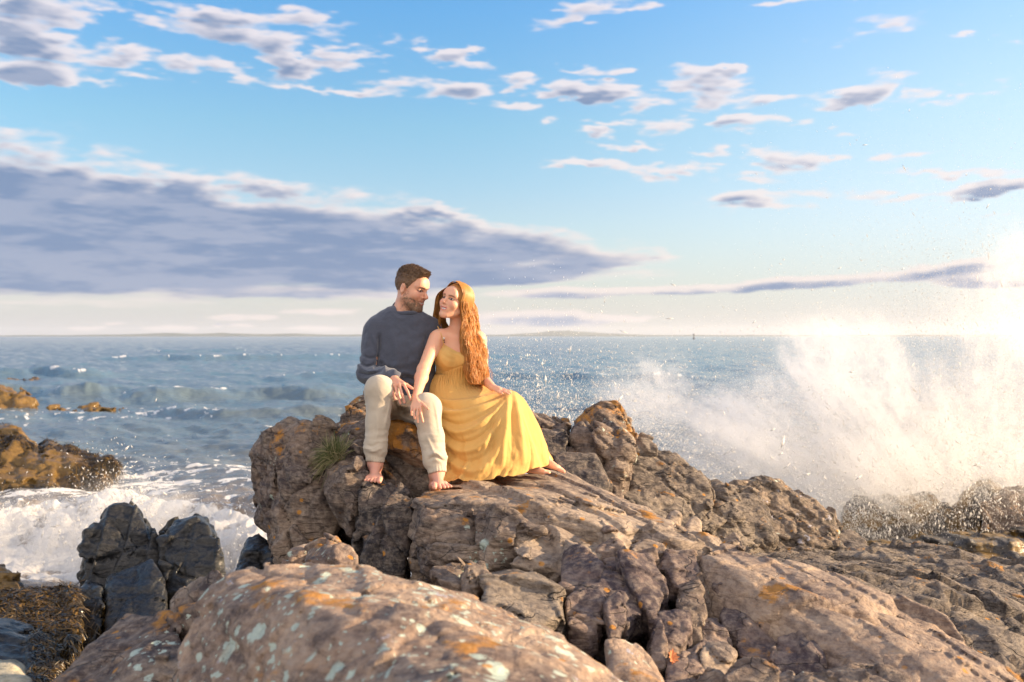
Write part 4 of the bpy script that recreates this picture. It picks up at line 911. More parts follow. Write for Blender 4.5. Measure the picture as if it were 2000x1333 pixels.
def skin_mat(name):
    m, N = new_mat(name)
    col = N.n('ShaderNodeAttribute', attribute_name='tint').outputs['Color']
    co = N.n('ShaderNodeNewGeometry').outputs['Position']
    n = N.noise(co, 60, 4, .6)
    col = N.mix(N.m('MULTIPLY', n, .22), col, N.mix(1.0, col, (1.0, .72, .66), 'MULTIPLY'))
    bp = N.n('ShaderNodeBump', {'Height': N.noise(co, 400, 3, .6), 'Strength': .12, 'Distance': .002})
    b = N.n('ShaderNodeBsdfPrincipled', {'Base Color': col, 'Roughness': .48, 'Subsurface Weight': .25, 'Subsurface Scale': .012, 'Subsurface Radius': (1.0, .35, .2), 'Specular IOR Level': .4, 'Normal': bp.outputs[0]})
    finish(N, b.outputs[0]); return m
def cloth_mat(name, c1, c2, weave=700, heather=.0, sheen=.2, trans=0.0, rough=.85):
    m, N = new_mat(name)
    co = N.n('ShaderNodeNewGeometry').outputs['Position']
    f1 = N.noise(co, weave, 3, .7); f2 = N.noise(co, 9, 4, .6); f3 = N.noise(N.vm('MULTIPLY', co, (1, 1, .35)), 190, 3, .7)
    col = N.mix(N.m('ADD', N.m('MULTIPLY', f2, .7), N.m('MULTIPLY', f3, heather)), c1, c2)
    wr = N.noise(co, 26, 5, .62, .6)
    h = N.m('ADD', N.m('MULTIPLY', f1, .10), N.m('MULTIPLY', wr, 1.0))
    bp = N.n('ShaderNodeBump', {'Height': h, 'Strength': .5, 'Distance': .006})
    b = N.n('ShaderNodeBsdfPrincipled', {'Base Color': col, 'Roughness': rough, 'Sheen Weight': sheen, 'Sheen Roughness': .5, 'Specular IOR Level': .2, 'Normal': bp.outputs[0]})
    o = b.outputs[0]
    if trans:
        t = N.n('ShaderNodeBsdfTranslucent', {'Color': col, 'Normal': bp.outputs[0]}); o = N.n('ShaderNodeMixShader', {0: trans, 1: o, 2: t.outputs[0]}).outputs[0]
    finish(N, o); return m
MS = {'skin': skin_mat('skin'),
      'sweater': cloth_mat('blue_grey_jersey', (.040, .050, .076), (.080, .088, .118), heather=.6, sheen=.35),
      'khaki': cloth_mat('khaki_twill', (.44, .375, .29), (.58, .505, .405), heather=.2),
      'yellow': cloth_mat('mustard_linen', (.70, .43, .13), (.82, .54, .20), heather=.3, trans=.25, sheen=.1),
      'dark_hair': hair_mat('short_brown_hair', (.085, .046, .024), (.30, .165, .075), .25),
      'beard': hair_mat('beard_stubble', (.15, .09, .06), (.38, .24, .15), .1, .8),
      'red_hair': hair_mat('long_auburn_hair', (.44, .16, .035), (1.0, .60, .18), .52)}
def px_of(p):
    return 1000+F*p[:, 0]/p[:, 1], HOR-F*(p[:, 2]-CZ)/p[:, 1]
def poly_dist(x, y, pts):
    best = np.full(x.shape, 1e9, np.float32); par = np.zeros(x.shape, np.float32); n = len(pts)-1
    for i in range(n):
        ax, ay = pts[i][:2]; bx, by = pts[i+1][:2]; dx, dy = bx-ax, by-ay
        t = np.clip(((x-ax)*dx+(y-ay)*dy)/(dx*dx+dy*dy), 0, 1); d = np.hypot(x-ax-t*dx, y-ay-t*dy)
        m = d < best; best = np.where(m, d, best); par = np.where(m, (i+t)/n, par)
    return best, par
def smooth_line(pts, n=24):
    """Catmull-Rom through the points"""
    p = np.array(pts, float); p = np.vstack([2*p[0]-p[1], p, 2*p[-1]-p[-2]]); m = len(p)-3
    t = np.linspace(0, m-1e-6, n); i = t.astype(int); f = (t-i)[:, None]
    a, b, c, d = p[i], p[i+1], p[i+2], p[i+3]
    return .5*((2*b)+(-a+c)*f+(2*a-5*b+4*c-d)*f**2+(-a+3*b-3*c+d)*f**3)
def creases(p, lines, dmax):
    """cloth folds along traced lines: + raises a ridge, - presses a groove (metres), on the side facing the sea path only"""
    x, y = px_of(p); out = np.zeros(len(p), np.float32)
    for pts, amp, w in lines:
        L = smooth_line(pts, 10)
        d, t = poly_dist(x, y, L)
        out += amp*np.exp(-(d/w)**2)*np.sqrt(np.clip(np.sin(np.pi*np.clip(t*.94+.03, 0, 1)), 0, 1))
    return out*1.35*(p[:, 1] < dmax)
def mesh_sdf(fn, lo, hi, h, coarse=4):
    G, lo = sample_sdf(fn, lo, hi, h, coarse=coarse)
    for s_ in (0, -1):
        G[s_] = np.maximum(G[s_], h*.2); G[:, s_] = np.maximum(G[:, s_], h*.2); G[:, :, s_] = np.maximum(G[:, :, s_], h*.2)
    return keep_main(*surface_nets(G, lo, h))
def finger(path, r0, r1): return [(path[i], path[i+1], r0+(r1-r0)*i/(len(path)-1), r0+(r1-r0)*(i+1)/(len(path)-1)) for i in range(len(path)-1)]
def hand_sdf(p, wrist, knuckles, fingers, thumb, rw, rp=.0125, rf=.0088):
    d = None
    for k in knuckles:
        c = capsule(p, wrist, k, rw*.62, rp); d = c if d is None else smin(d, c, .012)
    for f in fingers:
        for a, b, ra, rb in finger(f, rf, rf*.80): d = smin(d, capsule(p, a, b, ra, rb), .0035)
    for a, b, ra, rb in finger(thumb, rf*1.25, rf*.9): d = smin(d, capsule(p, a, b, ra, rb), .005)
    return d
def strands(name, curves, radius, mat, parent, sides=3, taper=.35):
    """one mesh of many thin tapering tubes; curves: array (n, m, 3)"""
    n, m, _ = curves.shape
    T = np.gradient(curves, axis=1); T /= np.linalg.norm(T, axis=2, keepdims=True)+1e-9
    A = np.cross(T, np.array([.3, 1, .2])); A /= np.linalg.norm(A, axis=2, keepdims=True)+1e-9; B = np.cross(T, A)
    k = np.arange(sides)*2*math.pi/sides
    r = radius*(taper+(1-taper)*np.sqrt(np.clip(np.sin(np.pi*np.linspace(.12, .98, m)), 0, 1)))[None, :, None, None]
    V = curves[:, :, None]+r*(np.cos(k)[None, None, :, None]*A[:, :, None]+np.sin(k)[None, None, :, None]*B[:, :, None])
    i = np.arange(n*m*sides).reshape(n, m, sides); j = np.roll(i, -1, 2)
    Fq = np.stack([i[:, :-1], j[:, :-1], j[:, 1:], i[:, 1:]], -1).reshape(-1, 4)
    sv = np.repeat(np.random.RandomState(5).rand(n), m*sides)
    return link_mesh(name, V.reshape(-1, 3), Fq, mat, parent=parent, attrs={'strand': sv})

def teeth(H, parent):
    """a curved row of upper teeth behind the lips"""
    n = 40; a = np.linspace(-1, 1, n); x = a*.0185; y = .0865-x*x*26; zc = -.060+x*x*11
    V = []
    for j in range(6):
        t = j/5; V.append(np.stack([x, y+.0012*np.sin(t*math.pi)+.0005*np.cos(a*28), zc+.0048-.0080*t*(1-.25*a*a)], 1))
    V = np.concatenate(V); i = np.arange(6*n).reshape(6, n)
    Fq = np.stack([i[:-1, :-1], i[:-1, 1:], i[1:, 1:], i[1:, :-1]], -1).reshape(-1, 4)
    m, N = new_mat('teeth'); finish(N, N.n('ShaderNodeBsdfPrincipled', {'Base Color': (.85, .82, .76, 1), 'Roughness': .25}).outputs[0])
    o = link_mesh('teeth', (V*H['s']) @ H['R'].T+H['c'], Fq, m, parent=parent)
    sm = o.modifiers.new('depth', 'SOLIDIFY'); sm.thickness = .002

# ============ the man
MH = dict(c=P(803,567,5.86), R=frame(62, -13, 4), s=1.02)
m_pelvis = P(790,797,5.88)
def man_body(p):
    q = ((p-MH['c'].astype(np.float32)) @ MH['R'])/MH['s']
    d = head_sdf(q, True)*MH['s']
    d = smin(d, capsule(p, P(797,578,5.88), P(784,622,5.87), .060, .064), .03)
    d = smin(d, ellipsoid(p, P(784,670,5.87), (.155, .100, .165)), .05)
    d = smin(d, capsule(p, P(740,648,5.84), P(834,646,5.90), .052, .052), .05)
    d = smin(d, capsule(p, P(784,690,5.87), m_pelvis, .115, .13), .05)
    d = smin(d, capsule(p, P(736,648,5.82), P(720,728,5.72), .046, .038), .03)
    d = smin(d, capsule(p, P(720,729,5.72), P(768,739,5.52), .038, .027), .02)
    d = smin(d, capsule(p, P(842,644,5.90), P(880,720,6.02), .052, .040), .03)
    d = smin(d, capsule(p, P(880,720,6.02), P(905,790,6.05), .040, .03), .02)
    d = smin(d, capsule(p, P(905,790,6.05), P(915,806,6.0), .028, .02), .02)
    for hip, knee, ank in ((P(768,797,5.86), P(741,757,5.43), P(733,905,5.38)), (P(812,797,5.86), P(832,793,5.42), P(853,924,5.32))):
        d = smin(d, capsule(p, hip, knee, .085, .052), .04); d = smin(d, capsule(p, knee, ank, .054, .034), .02)
    # feet: a heel, an arch, five toes
    def foot(p, ank, heel, ball, side, toes, big):
        e = capsule(p, ank, heel, .039, .031)
        e = smin(e, capsule(p, ank, ball, .036, .021), .03)
        for s_ in (-.033, -.011, .013, .033): e = smin(e, capsule(p, heel+side*s_*.4, ball+side*s_, .020, .0145), .012)
        for k, (off, ln, r) in enumerate(toes):
            a = ball+side*off; e = smin(e, capsule(p, a, a+ln, r, r*.93), .003)
        return e
    sx = np.array([1., 0, 0])
    bl = P(731,934,5.245); hl = P(733,930,5.42)
    tt = [(.033, np.array([.001, -.052, -.010]), .0135), (.013, np.array([-.002, -.050, -.010]), .0092), (-.004, np.array([-.004, -.044, -.010]), .0088), (-.020, np.array([-.007, -.036, -.010]), .0083), (-.034, np.array([-.010, -.026, -.009]), .008)]
    d = smin(d, foot(p, P(733,905,5.38), hl, bl, sx, tt, None), .015)
    bl = P(858,946,5.20); hl = P(850,950,5.37); s2 = np.array([.93, .25, .02])
    tt = [(-.026, np.array([.004, -.052, -.006]), .0150), (-.004, np.array([.012, -.050, -.010]), .0098), (.012, np.array([.018, -.044, -.010]), .0092), (.026, np.array([.022, -.036, -.010]), .0086), (.038, np.array([.026, -.024, -.010]), .0082)]
    d = smin(d, foot(p, P(853,924,5.32), hl, bl, s2, tt, None), .015)
    w = P(770,740,5.50)
    kn = [P(765,756,5.425), P(772,754,5.415), P(780,752,5.41), P(788,750,5.415)]
    fg = [[kn[0], P(767,768,5.395), P(772,781,5.40)], [kn[1], P(776,771,5.385), P(782,788,5.39)], [kn[2], P(785,770,5.38), P(790,787,5.39)], [kn[3], P(796,765,5.385), P(802,781,5.39)]]
    th = [P(780,746,5.46), P(794,752,5.43), P(805,759,5.42)]
    d = smin(d, hand_sdf(p, w, kn, fg, th, .030), .012)
    return d
def man_tint(V):
    q = ((V-MH['c']) @ MH['R'])/MH['s']
    base = np.array((.70, .375, .245), np.float32)
    c = head_tint(q, True, base)
    far = np.linalg.norm(q, axis=1) > .19
    c[far] = base
    x, y = px_of(V)
    low = sstep(y, 730, 770)[:, None]; c = c*(1-low)+np.array((.70, .36, .26))*low       # hands and feet a bit pinker
    return c
def shirt_sdf(p):
    d = ellipsoid(p, P(784,668,5.86), (.178, .125, .200))
    d = smin(d, capsule(p, P(737,645,5.83), P(836,643,5.90), .066, .066), .07)
    d = smin(d, capsule(p, P(766,626,5.87), P(806,626,5.88), .060, .060), .07)
    d = smin(d, capsule(p, P(783,690,5.86), P(788,775,5.87), .148, .165), .06)
    d = smin(d, capsule(p, P(764,700,5.84), P(752,760,5.83), .11, .10), .06)
    d = smin(d, capsule(p, P(812,700,5.86), P(822,770,5.88), .10, .095), .06)
    d = smin(d, capsule(p, P(733,648,5.82), P(719,728,5.72), .067, .057), .035)
    d = smin(d, capsule(p, P(718,731,5.72), P(757,737,5.56), .060, .044), .022)
    d = smin(d, capsule(p, P(757,737,5.56), P(768,739,5.525), .043, .038), .006)
    d = smin(d, capsule(p, P(842,645,5.90), P(880,722,6.02), .068, .058), .03)
    d = smin(d, capsule(p, P(880,722,6.02), P(902,785,6.05), .058, .045), .02)
    # open neck, hem, cuffs
    d = smax(d, -capsule(p, P(796,606,5.845), P(806,570,5.80), .072, .10), .008)
    x, y = px_of(p)
    d = smax(d, (y-(790+6*np.sin(x*.08)))/330*.8-.0, .01)
    w = fbm3(p[:, 0]*9, p[:, 1]*9, p[:, 2]*9, 3, .5, 4)
    rg = 1-np.abs(fbm3(p[:, 0]*10+p[:, 2]*7, p[:, 1]*10, p[:, 2]*13-p[:, 0]*9, 3, .5, 6))*2.4
    d = d-.0040*w-.0045*np.clip(rg, -.5, 1)
    d = d-creases(p, SHIRT_FOLDS, 5.95)*1.5
    # ribbed collar
    return d
SHIRT_FOLDS = [([(741,655),(739,690),(734,720)], -.012, 3.5), ([(750,700),(752,725),(745,745)], .006, 5), ([(741,700),(770,715),(810,705)], .004, 6),
    ([(700,690),(720,700),(738,698)], -.006, 3), ([(697,705),(715,716),(732,712)], -.008, 3), ([(698,712),(716,725),(735,724)], .007, 3), ([(700,728),(720,732),(745,726)], -.007, 2.6), ([(705,740),(730,738),(750,732)], .005, 3), ([(712,748),(735,744),(755,742)], -.005, 2.5),
    ([(725,650),(737,680),(740,700)], .006, 4), ([(760,640),(775,690),(770,740)], .0045, 6), ([(790,650),(800,700),(790,750)], -.004, 7), ([(772,735),(790,728),(815,735)], .006, 4), ([(772,745),(795,738),(818,745)], -.006, 3), ([(775,752),(800,748),(815,752)], .005, 3),
    ([(835,650),(828,670),(830,700)], -.005, 4), ([(722,640),(716,670),(712,700)], .004, 4), ([(756,600),(775,620),(800,622)], .002, 3)]
def trousers_sdf(p):
    d = ellipsoid(p, P(788,800,5.88), (.185, .15, .13))
    x, y = px_of(p)
    for s_, (hip, knee, ank) in enumerate(((P(768,798,5.86), P(742,762,5.44), P(734,877,5.385)), (P(812,800,5.86), P(833,797,5.43), P(850,900,5.325)))):
        d = smin(d, capsule(p, hip, knee, .098, .076), .05)
        mid = knee*.45+ank*.55
        l = smin(capsule(p, knee, mid, .075, .062), capsule(p, mid, ank, .062, .054), .02)
        l = smin(l, capsule(p, ank+np.array([0, 0, .01]), ank+np.array([0, 0, -.002]), .061, .060), .015)
        d = smin(d, l, .03)
        c0 = ank+(ank-knee)*.04
        cuff = capsule(p, c0, c0+(ank-knee)/np.linalg.norm(ank-knee)*.052, .049, .046)
        a = np.arctan2(p[:, 1]-ank[1], p[:, 0]-ank[0])
        d = smin(d, cuff-.0016*np.sin(a*26), .006)
        ax_ = (ank-knee)/np.linalg.norm(ank-knee)
        end = ((p-(c0+ax_*.055)) @ ax_.astype(np.float32))
        near = (np.linalg.norm(p-c0, axis=1) < .16)
        d = np.where(near, smax(d, end, .004), d)
    rg = 1-np.abs(fbm3(p[:, 0]*8, p[:, 1]*8, p[:, 2]*10, 3, .5, 16))*2.4
    low = np.exp(-((p[:, 2]-1.99)/.09)**2)
    rl = 1-np.abs(fbm3(p[:, 0]*9, p[:, 1]*9, p[:, 2]*24, 3, .5, 17))*2.4
    d = d-.0042*np.clip(rg, -.5, 1)-.006*low*np.clip(rl, -.6, 1)
    return d-creases(p, TROUSER_FOLDS, 5.9)
TROUSER_FOLDS = [([(766,765),(760,800),(752,835)], .006, 3), ([(760,775),(772,790),(775,800)], -.006, 3), ([(715,755),(712,800),(714,850)], .003, 2), ([(735,800),(738,840),(733,870)], .004, 4),
    ([(780,800),(800,806),(822,806)], -.008, 4), ([(775,790),(795,795),(810,790)], .008, 4), ([(778,812),(800,822),(818,826)], .007, 4), ([(785,822),(805,838),(816,838)], -.006, 3),
    ([(850,790),(855,820),(860,850)], .004, 3), ([(832,850),(842,872),(850,890)], .005, 3), ([(838,890),(850,884),(862,892)], .007, 3), ([(836,900),(850,893),(866,900)], -.006, 2.5), ([(716,878),(730,882),(746,876)], .006, 3), ([(716,868),(728,872),(742,864)], -.004, 3)]
def build_man():
    h = .0032*max(1, Q*.8)
    base = P(790,945,5.4)
    V, Fq = mesh_sdf(man_body, (-1.06, 5.12, 1.74), (-.22, 6.18, 3.06), h)
    body = link_mesh('person', V, Fq, MS['skin'], origin=base, attrs={'tint': man_tint(V)})
    tag(body, 'bearded man in a blue-grey sweater and khaki trousers sitting barefoot on the rock', 'person', 'couple on the rocks')
    V, Fq = mesh_sdf(shirt_sdf, (-1.12, 5.35, 2.1), (-.12, 6.2, 2.86), .0042*max(1, Q*.8))
    sh = link_mesh('sweater', V, Fq, MS['sweater'], parent=body)
    # ribbed collar: a band round the neck
    c = P(793,605,5.862); n = 96; ang = np.linspace(0, 2*math.pi, n, endpoint=False)
    R_ = frame(30, -8, 0)
    ring = c+np.outer(np.cos(ang)*.080, R_[:, 0])+np.outer(np.sin(ang)*.083+.004, R_[:, 1])+np.outer(-.022*np.sin(ang)-.012*np.cos(ang*2), [0, 0, 1])
    k = np.arange(8)*2*math.pi/8
    T = np.roll(ring, -1, 0)-np.roll(ring, 1, 0); T /= np.linalg.norm(T, axis=1, keepdims=True); up = np.array([0, 0, 1.]); out = np.cross(T, up); out /= np.linalg.norm(out, axis=1, keepdims=True)
    V = ring[:, None]+np.cos(k)[None, :, None]*out[:, None]*.0055+np.sin(k)[None, :, None]*up*.0125
    i = np.arange(n*8).reshape(n, 8); a2 = np.roll(i, -1, 0)
    Fq = np.stack([i, a2, np.roll(a2, -1, 1), np.roll(i, -1, 1)], -1).reshape(-1, 4)
    link_mesh('collar', V.reshape(-1, 3), Fq, MS['sweater'], parent=sh)
    V, Fq = mesh_sdf(trousers_sdf, (-1.1, 5.22, 1.8), (-.2, 6.1, 2.42), .0042*max(1, Q*.8))
    link_mesh('trousers', V, Fq, MS['khaki'], parent=body)
    # hair: a close cap, longer on top and swept forward
    def cap(p):
        q = ((p-MH['c'].astype(np.float32)) @ MH['R'])/MH['s']
        top = sstep(q[:, 2], .06, .115)
        t = .0035+.008*top+.005*sstep(q[:, 1], .02, .09)*top
        n = fbm3(q[:, 0]*90, q[:, 1]*60, q[:, 2]*90, 3, .6, 8)
        d = ellipsoid(q, (0, -.012, .045), (.074, .096, .085))-t-.0045*n
        d = smin(d, ellipsoid(q, (0, .064, .112), (.042, .026, .012))-.003*n, .02)
        # hairline
        yf = np.interp(q[:, 2], [-.06, -.03, .0, .02, .045, .07, .095, .12], [.004, .012, .018, .026, .042, .060, .078, .085]).astype(np.float32)-.008*sstep(np.abs(q[:, 0]), .03, .055)*sstep(q[:, 2], .06, .08)
        d = smax(d, q[:, 1]-yf, .005)
        low = -(q[:, 2]-(-.058+.0*q[:, 1])-.0); low = np.where((q[:, 1] > -.03) & (q[:, 1] < .03), -(q[:, 2]+.038), low)
        d = smax(d, low, .006)
        ear = np.sqrt(((np.abs(q[:, 0])-.08)/.03)**2+((q[:, 1]+.010)/.021)**2+((q[:, 2]+.002)/.034)**2)-1
        d = smax(d, -ear*.02, .004)
        return d*MH['s']
    c = MH['c']
    V, Fq = mesh_sdf(cap, c-.17, c+.17, .0028)
    hair = link_mesh('hair', V, Fq, MS['dark_hair'], parent=body, attrs={'strand': np.random.RandomState(1).rand(len(V))})
    rs = np.random.RandomState(11); sel = rs.choice(len(V), 5200)
    q = ((V[sel]-c) @ MH['R'])/MH['s']; nrm = q-np.array([0, -.012, .045]); nrm /= np.linalg.norm(nrm, axis=1, keepdims=True)
    topw = sstep(q[:, 2], .055, .10)[:, None]
    dirs = nrm*.55+np.array([0, .55, .45])*topw+np.array([0, -.1, -.8])*(1-topw)+rs.normal(0, .25, q.shape)
    dirs /= np.linalg.norm(dirs, axis=1, keepdims=True)
    ln = (.0025+.013*topw)*(.6+.6*rs.rand(len(sel), 1))
    pts = np.stack([q+dirs*ln*t+nrm*(-.2*ln)*t*t for t in (-.2, .3, .65, 1.0)], 1)
    strands('hair_tufts', (pts*MH['s']) @ MH['R'].T+c, .0011, MS['dark_hair'], hair)
    def beard(p):
        q = ((p-MH['c'].astype(np.float32)) @ MH['R'])/MH['s']
        n = fbm3(q[:, 0]*110, q[:, 1]*110, q[:, 2]*110, 3, .6, 8)
        d = head_sdf(q, True)+.0006-.0045*n-.0016*sstep(-q[:, 2], .06, .09)
        m = np.abs(q[:, 0])
        line = q[:, 2]-(-.056+.50*(m-.030)*(m > .030)+.014*np.exp(-(m/.02)**2)+.006*n)      # upper edge rises towards the ear
        line = np.maximum(line, -(q[:, 2]+.118-.0*m)); line = np.maximum(line, -(q[:, 1]-(.004-.4*(q[:, 2]+.04))))
        d = smax(d, line, .006)
        zc = -.060+m*m*11
        mouth = np.sqrt((m/.025)**2+((q[:, 2]-zc+.001)/.0088)**2)-1
        d = smax(d, -mouth*.011, .004)
        return d*MH['s']
    V, Fq = mesh_sdf(beard, c-.15, c+.15, .0026)
    link_mesh('beard', V, Fq, MS['beard'], parent=body, attrs={'strand': np.random.RandomState(1).rand(len(V))})
    rs = np.random.RandomState(31); sel = rs.choice(len(V), min(3200, len(V)))
    q = ((V[sel]-c) @ MH['R'])/MH['s']; nrm = q-np.array([0, .0, -.05]); nrm /= np.linalg.norm(nrm, axis=1, keepdims=True)
    dirs = nrm*.5+np.array([0, .05, -.8])+rs.normal(0, .3, q.shape); dirs /= np.linalg.norm(dirs, axis=1, keepdims=True)
    ln = .0042*(.5+rs.rand(len(sel), 1)); pts = np.stack([q+dirs*ln*t for t in (-.3, .3, 1.0)], 1)
    bo = bpy.data.objects['beard']; strands('beard_bristles', (pts*MH['s']) @ MH['R'].T+c, .0008, MS['beard'], bo)
    teeth(MH, body)
    return body

# ============ the woman
WH = dict(c=P(889,593,5.80), R=frame(-34, 15, 13), s=.93)
def woman_torso(p, o=0.0):
    d = ellipsoid(p, P(893,690,5.84), (.128+o, .085+o, .13+o))
    for bx, bd in ((872, 5.755), (906, 5.77)): d = smin(d, ellipsoid(p, P(bx,700,bd), (.056+o, .058+o, .055+o)), .035)
    d = smin(d, capsule(p, P(892,715,5.86), P(890,750,5.88), .098+o, .10+o), .05)
    d = smin(d, capsule(p, P(890,755,5.89), P(890,790,5.93), .115+o, .15+o), .06)
    return d
def woman_body(p):
    q = ((p-WH['c'].astype(np.float32)) @ WH['R'])/WH['s']
    d = head_sdf(q, False)*WH['s']
    d = smin(d, capsule(p, P(893,606,5.83), P(896,645,5.86), .046, .050), .025)
    d = smin(d, capsule(p, P(862,657,5.81), P(932,660,5.91), .044, .044), .05)
    d = smin(d, woman_torso(p), .04)
    d = smin(d, capsule(p, P(875,655,5.80), P(893,660,5.79), .016, .012), .03)      # collar bones
    d = smin(d, capsule(p, P(852,661,5.79), P(827,722,5.62), .043, .034), .03)
    d = smin(d, capsule(p, P(827,722,5.62), P(823,738,5.58), .034, .036), .02)
    d = smin(d, capsule(p, P(823,738,5.58), P(813,776,5.42), .035, .0225), .02)
    d = smin(d, capsule(p, P(937,666,5.92), P(944,736,5.90), .041, .033), .03)
    d = smin(d, capsule(p, P(942,738,5.90), P(962,757,5.70), .034, .022), .02)
    for hip, knee, ank in ((P(878,803,5.92), P(1000,812,5.68), P(1026,908,5.74)), (P(905,803,5.98), P(1010,812,5.76), P(1062,898,5.84))):
        d = smin(d, capsule(p, hip, knee, .076, .046), .04); d = smin(d, capsule(p, knee, ank, .044, .033), .02)
    def foot(p, ank, heel, ball, side, toes):
        e = capsule(p, ank, heel, .030, .026); e = smin(e, capsule(p, ank, ball, .028, .015), .03)
        for s_ in (-.026, -.008, .010, .026): e = smin(e, capsule(p, heel+side*s_*.4, ball+side*s_, .018, .0125), .010)
        for off, ln, r in toes:
            a = ball+side*off; e = smin(e, capsule(p, a, a+ln, r, r*.92), .0028)
        return e
    s1 = np.array([-.35, .90, .05]); f1 = np.array([.92, -.35, -.10])
    tl = [(.027, .045, .0115), (.010, .046, .0082), (-.004, .041, .0078), (-.017, .034, .0074), (-.029, .026, .0070)]
    d = smin(d, foot(p, P(1028,908,5.74), P(1022,916,5.76), P(1060,921,5.68), s1, [(a, f1*b, r) for a, b, r in tl]), .012)
    s2 = np.array([.30, .93, .0]); f2 = np.array([.80, -.30, -.36])
    d = smin(d, foot(p, P(1063,898,5.83), P(1056,903,5.86), P(1089,914,5.78), s2, [(-.022, f2*.050, .0120), (-.004, f2*.044, .0085), (.010, f2*.038, .0080), (.021, f2*.032, .0075), (.030, f2*.025, .0070)]), .012)
    w = P(813,778,5.410)
    kn = [P(805,795,5.340), P(810,797,5.325), P(816,797,5.315), P(821,793,5.320)]
    fg = [[kn[0], P(804,803,5.320), P(804,811,5.310)], [kn[1], P(808,808,5.280), P(810,818,5.270)], [kn[2], P(815,812,5.265), P(816,825,5.260)], [kn[3], P(822,808,5.260), P(826,824,5.255)]]
    th = [P(818,784,5.375), P(827,791,5.315), P(836,799,5.270)]
    d = smin(d, hand_sdf(p, w, kn, fg, th, .024, .0105, .0076), .010)
    w = P(963,758,5.69)
    kn = [P(974,759,5.665), P(976,760,5.65), P(977,762,5.635), P(977,764,5.62)]
    fg = [[kn[0], P(984,761,5.645), P(993,764,5.63)], [kn[1], P(987,762,5.63), P(997,766,5.61)], [kn[2], P(987,764,5.61), P(997,768,5.59)], [kn[3], P(986,766,5.595), P(994,770,5.575)]]
    th = [P(966,761,5.66), P(974,766,5.61), P(981,769,5.58)]
    d = smin(d, hand_sdf(p, w, kn, fg, th, .023, .0105, .0076), .010)
    return d
def woman_tint(V):
    q = ((V-WH['c']) @ WH['R'])/WH['s']
    base = np.array((.76, .42, .275), np.float32)
    c = head_tint(q, False, base); c[np.linalg.norm(q, axis=1) > .19] = base
    return c
def bodice_sdf(p):
    d = woman_torso(p, .011)
    x, y = px_of(p)
    top = np.interp(x, [840, 856, 866, 878, 892, 905, 925, 940], [700, 690, 672, 679, 687, 690, 688, 680])
    d = smax(d, (top-y)/332, .004)
    d = smax(d, (y-775)/332, .004)
    seam = np.interp(x, [836, 860, 880, 905, 940], [735, 731, 722, 714, 712])
    d = d+.0035*np.exp(-((y-seam)/1.6)**2)-.003*sstep(y, seam, seam+6)*np.sin(x*1.15+y*.06)*np.exp(-((y-seam)/22)**2)
    w = fbm3(p[:, 0]*10, p[:, 1]*10, p[:, 2]*10, 3, .5, 4)
    d = d-.003*w
    return d-creases(p, [([(868,680),(885,690),(903,697)], .003, 2.2), ([(862,690),(876,700),(890,703)], -.003, 3), ([(858,700),(872,716),(890,716)], .003, 3)], 5.86)
SKIRT_RINGS = [  # left, right, front middle, back middle
 (P(852,731,5.86), P(932,729,5.93), P(888,733,5.762), P(890,729,6.00)),
 (P(840,750,5.86), P(944,750,5.92), P(888,757,5.735), P(890,750,6.05)),
 (P(838,772,5.84), P(972,761,5.84), P(898,780,5.66), P(900,775,6.10)),
 (P(843,795,5.80), P(998,764,5.76), P(915,803,5.56), P(915,805,6.13)),
 (P(849,820,5.78), P(1020,777,5.77), P(932,830,5.50), P(930,840,6.12)),
 (P(854,845,5.77), P(1034,805,5.80), P(943,858,5.47), P(945,862,6.10)),
 (P(859,872,5.75), P(1050,838,5.82), P(950,888,5.455), P(955,884,6.09)),
 (P(863,898,5.72), P(1065,870,5.84), P(948,913,5.45), P(960,900,6.08)),
 (P(868,920,5.66), P(1078,900,5.86), P(940,936,5.44), P(965,912,6.06)),
]
SKIRT_FOLDS = [([(994,768),(990,800),(984,850),(980,910)], .016, 6), ([(1001,790),(1000,850),(1000,905)], -.010, 6), ([(1004,772),(1012,830),(1020,900)], .018, 6), ([(1018,785),(1035,840),(1046,903)], -.008, 6), ([(1020,782),(1044,830),(1064,900)], .010, 6),
 ([(960,800),(962,850),(955,920)], -.010, 8), ([(842,775),(880,786),(930,782),(985,768)], .010, 4), ([(846,786),(885,797),(930,792),(975,778)], -.010, 4), ([(848,796),(885,808),(935,798),(985,778)], .014, 4.5), ([(852,812),(890,828),(935,815),(975,790)], -.012, 5),
 ([(855,825),(893,846),(938,830),(986,784)], .016, 5), ([(858,842),(898,864),(942,850),(980,805)], -.012, 5), ([(862,856),(900,882),(946,866),(986,800)], .016, 6), ([(866,875),(905,902),(948,890),(978,840)], -.010, 6), ([(868,892),(908,920),(955,905),(984,840)], .014, 6),
 ([(870,905),(890,925),(930,934)], -.008, 5)]
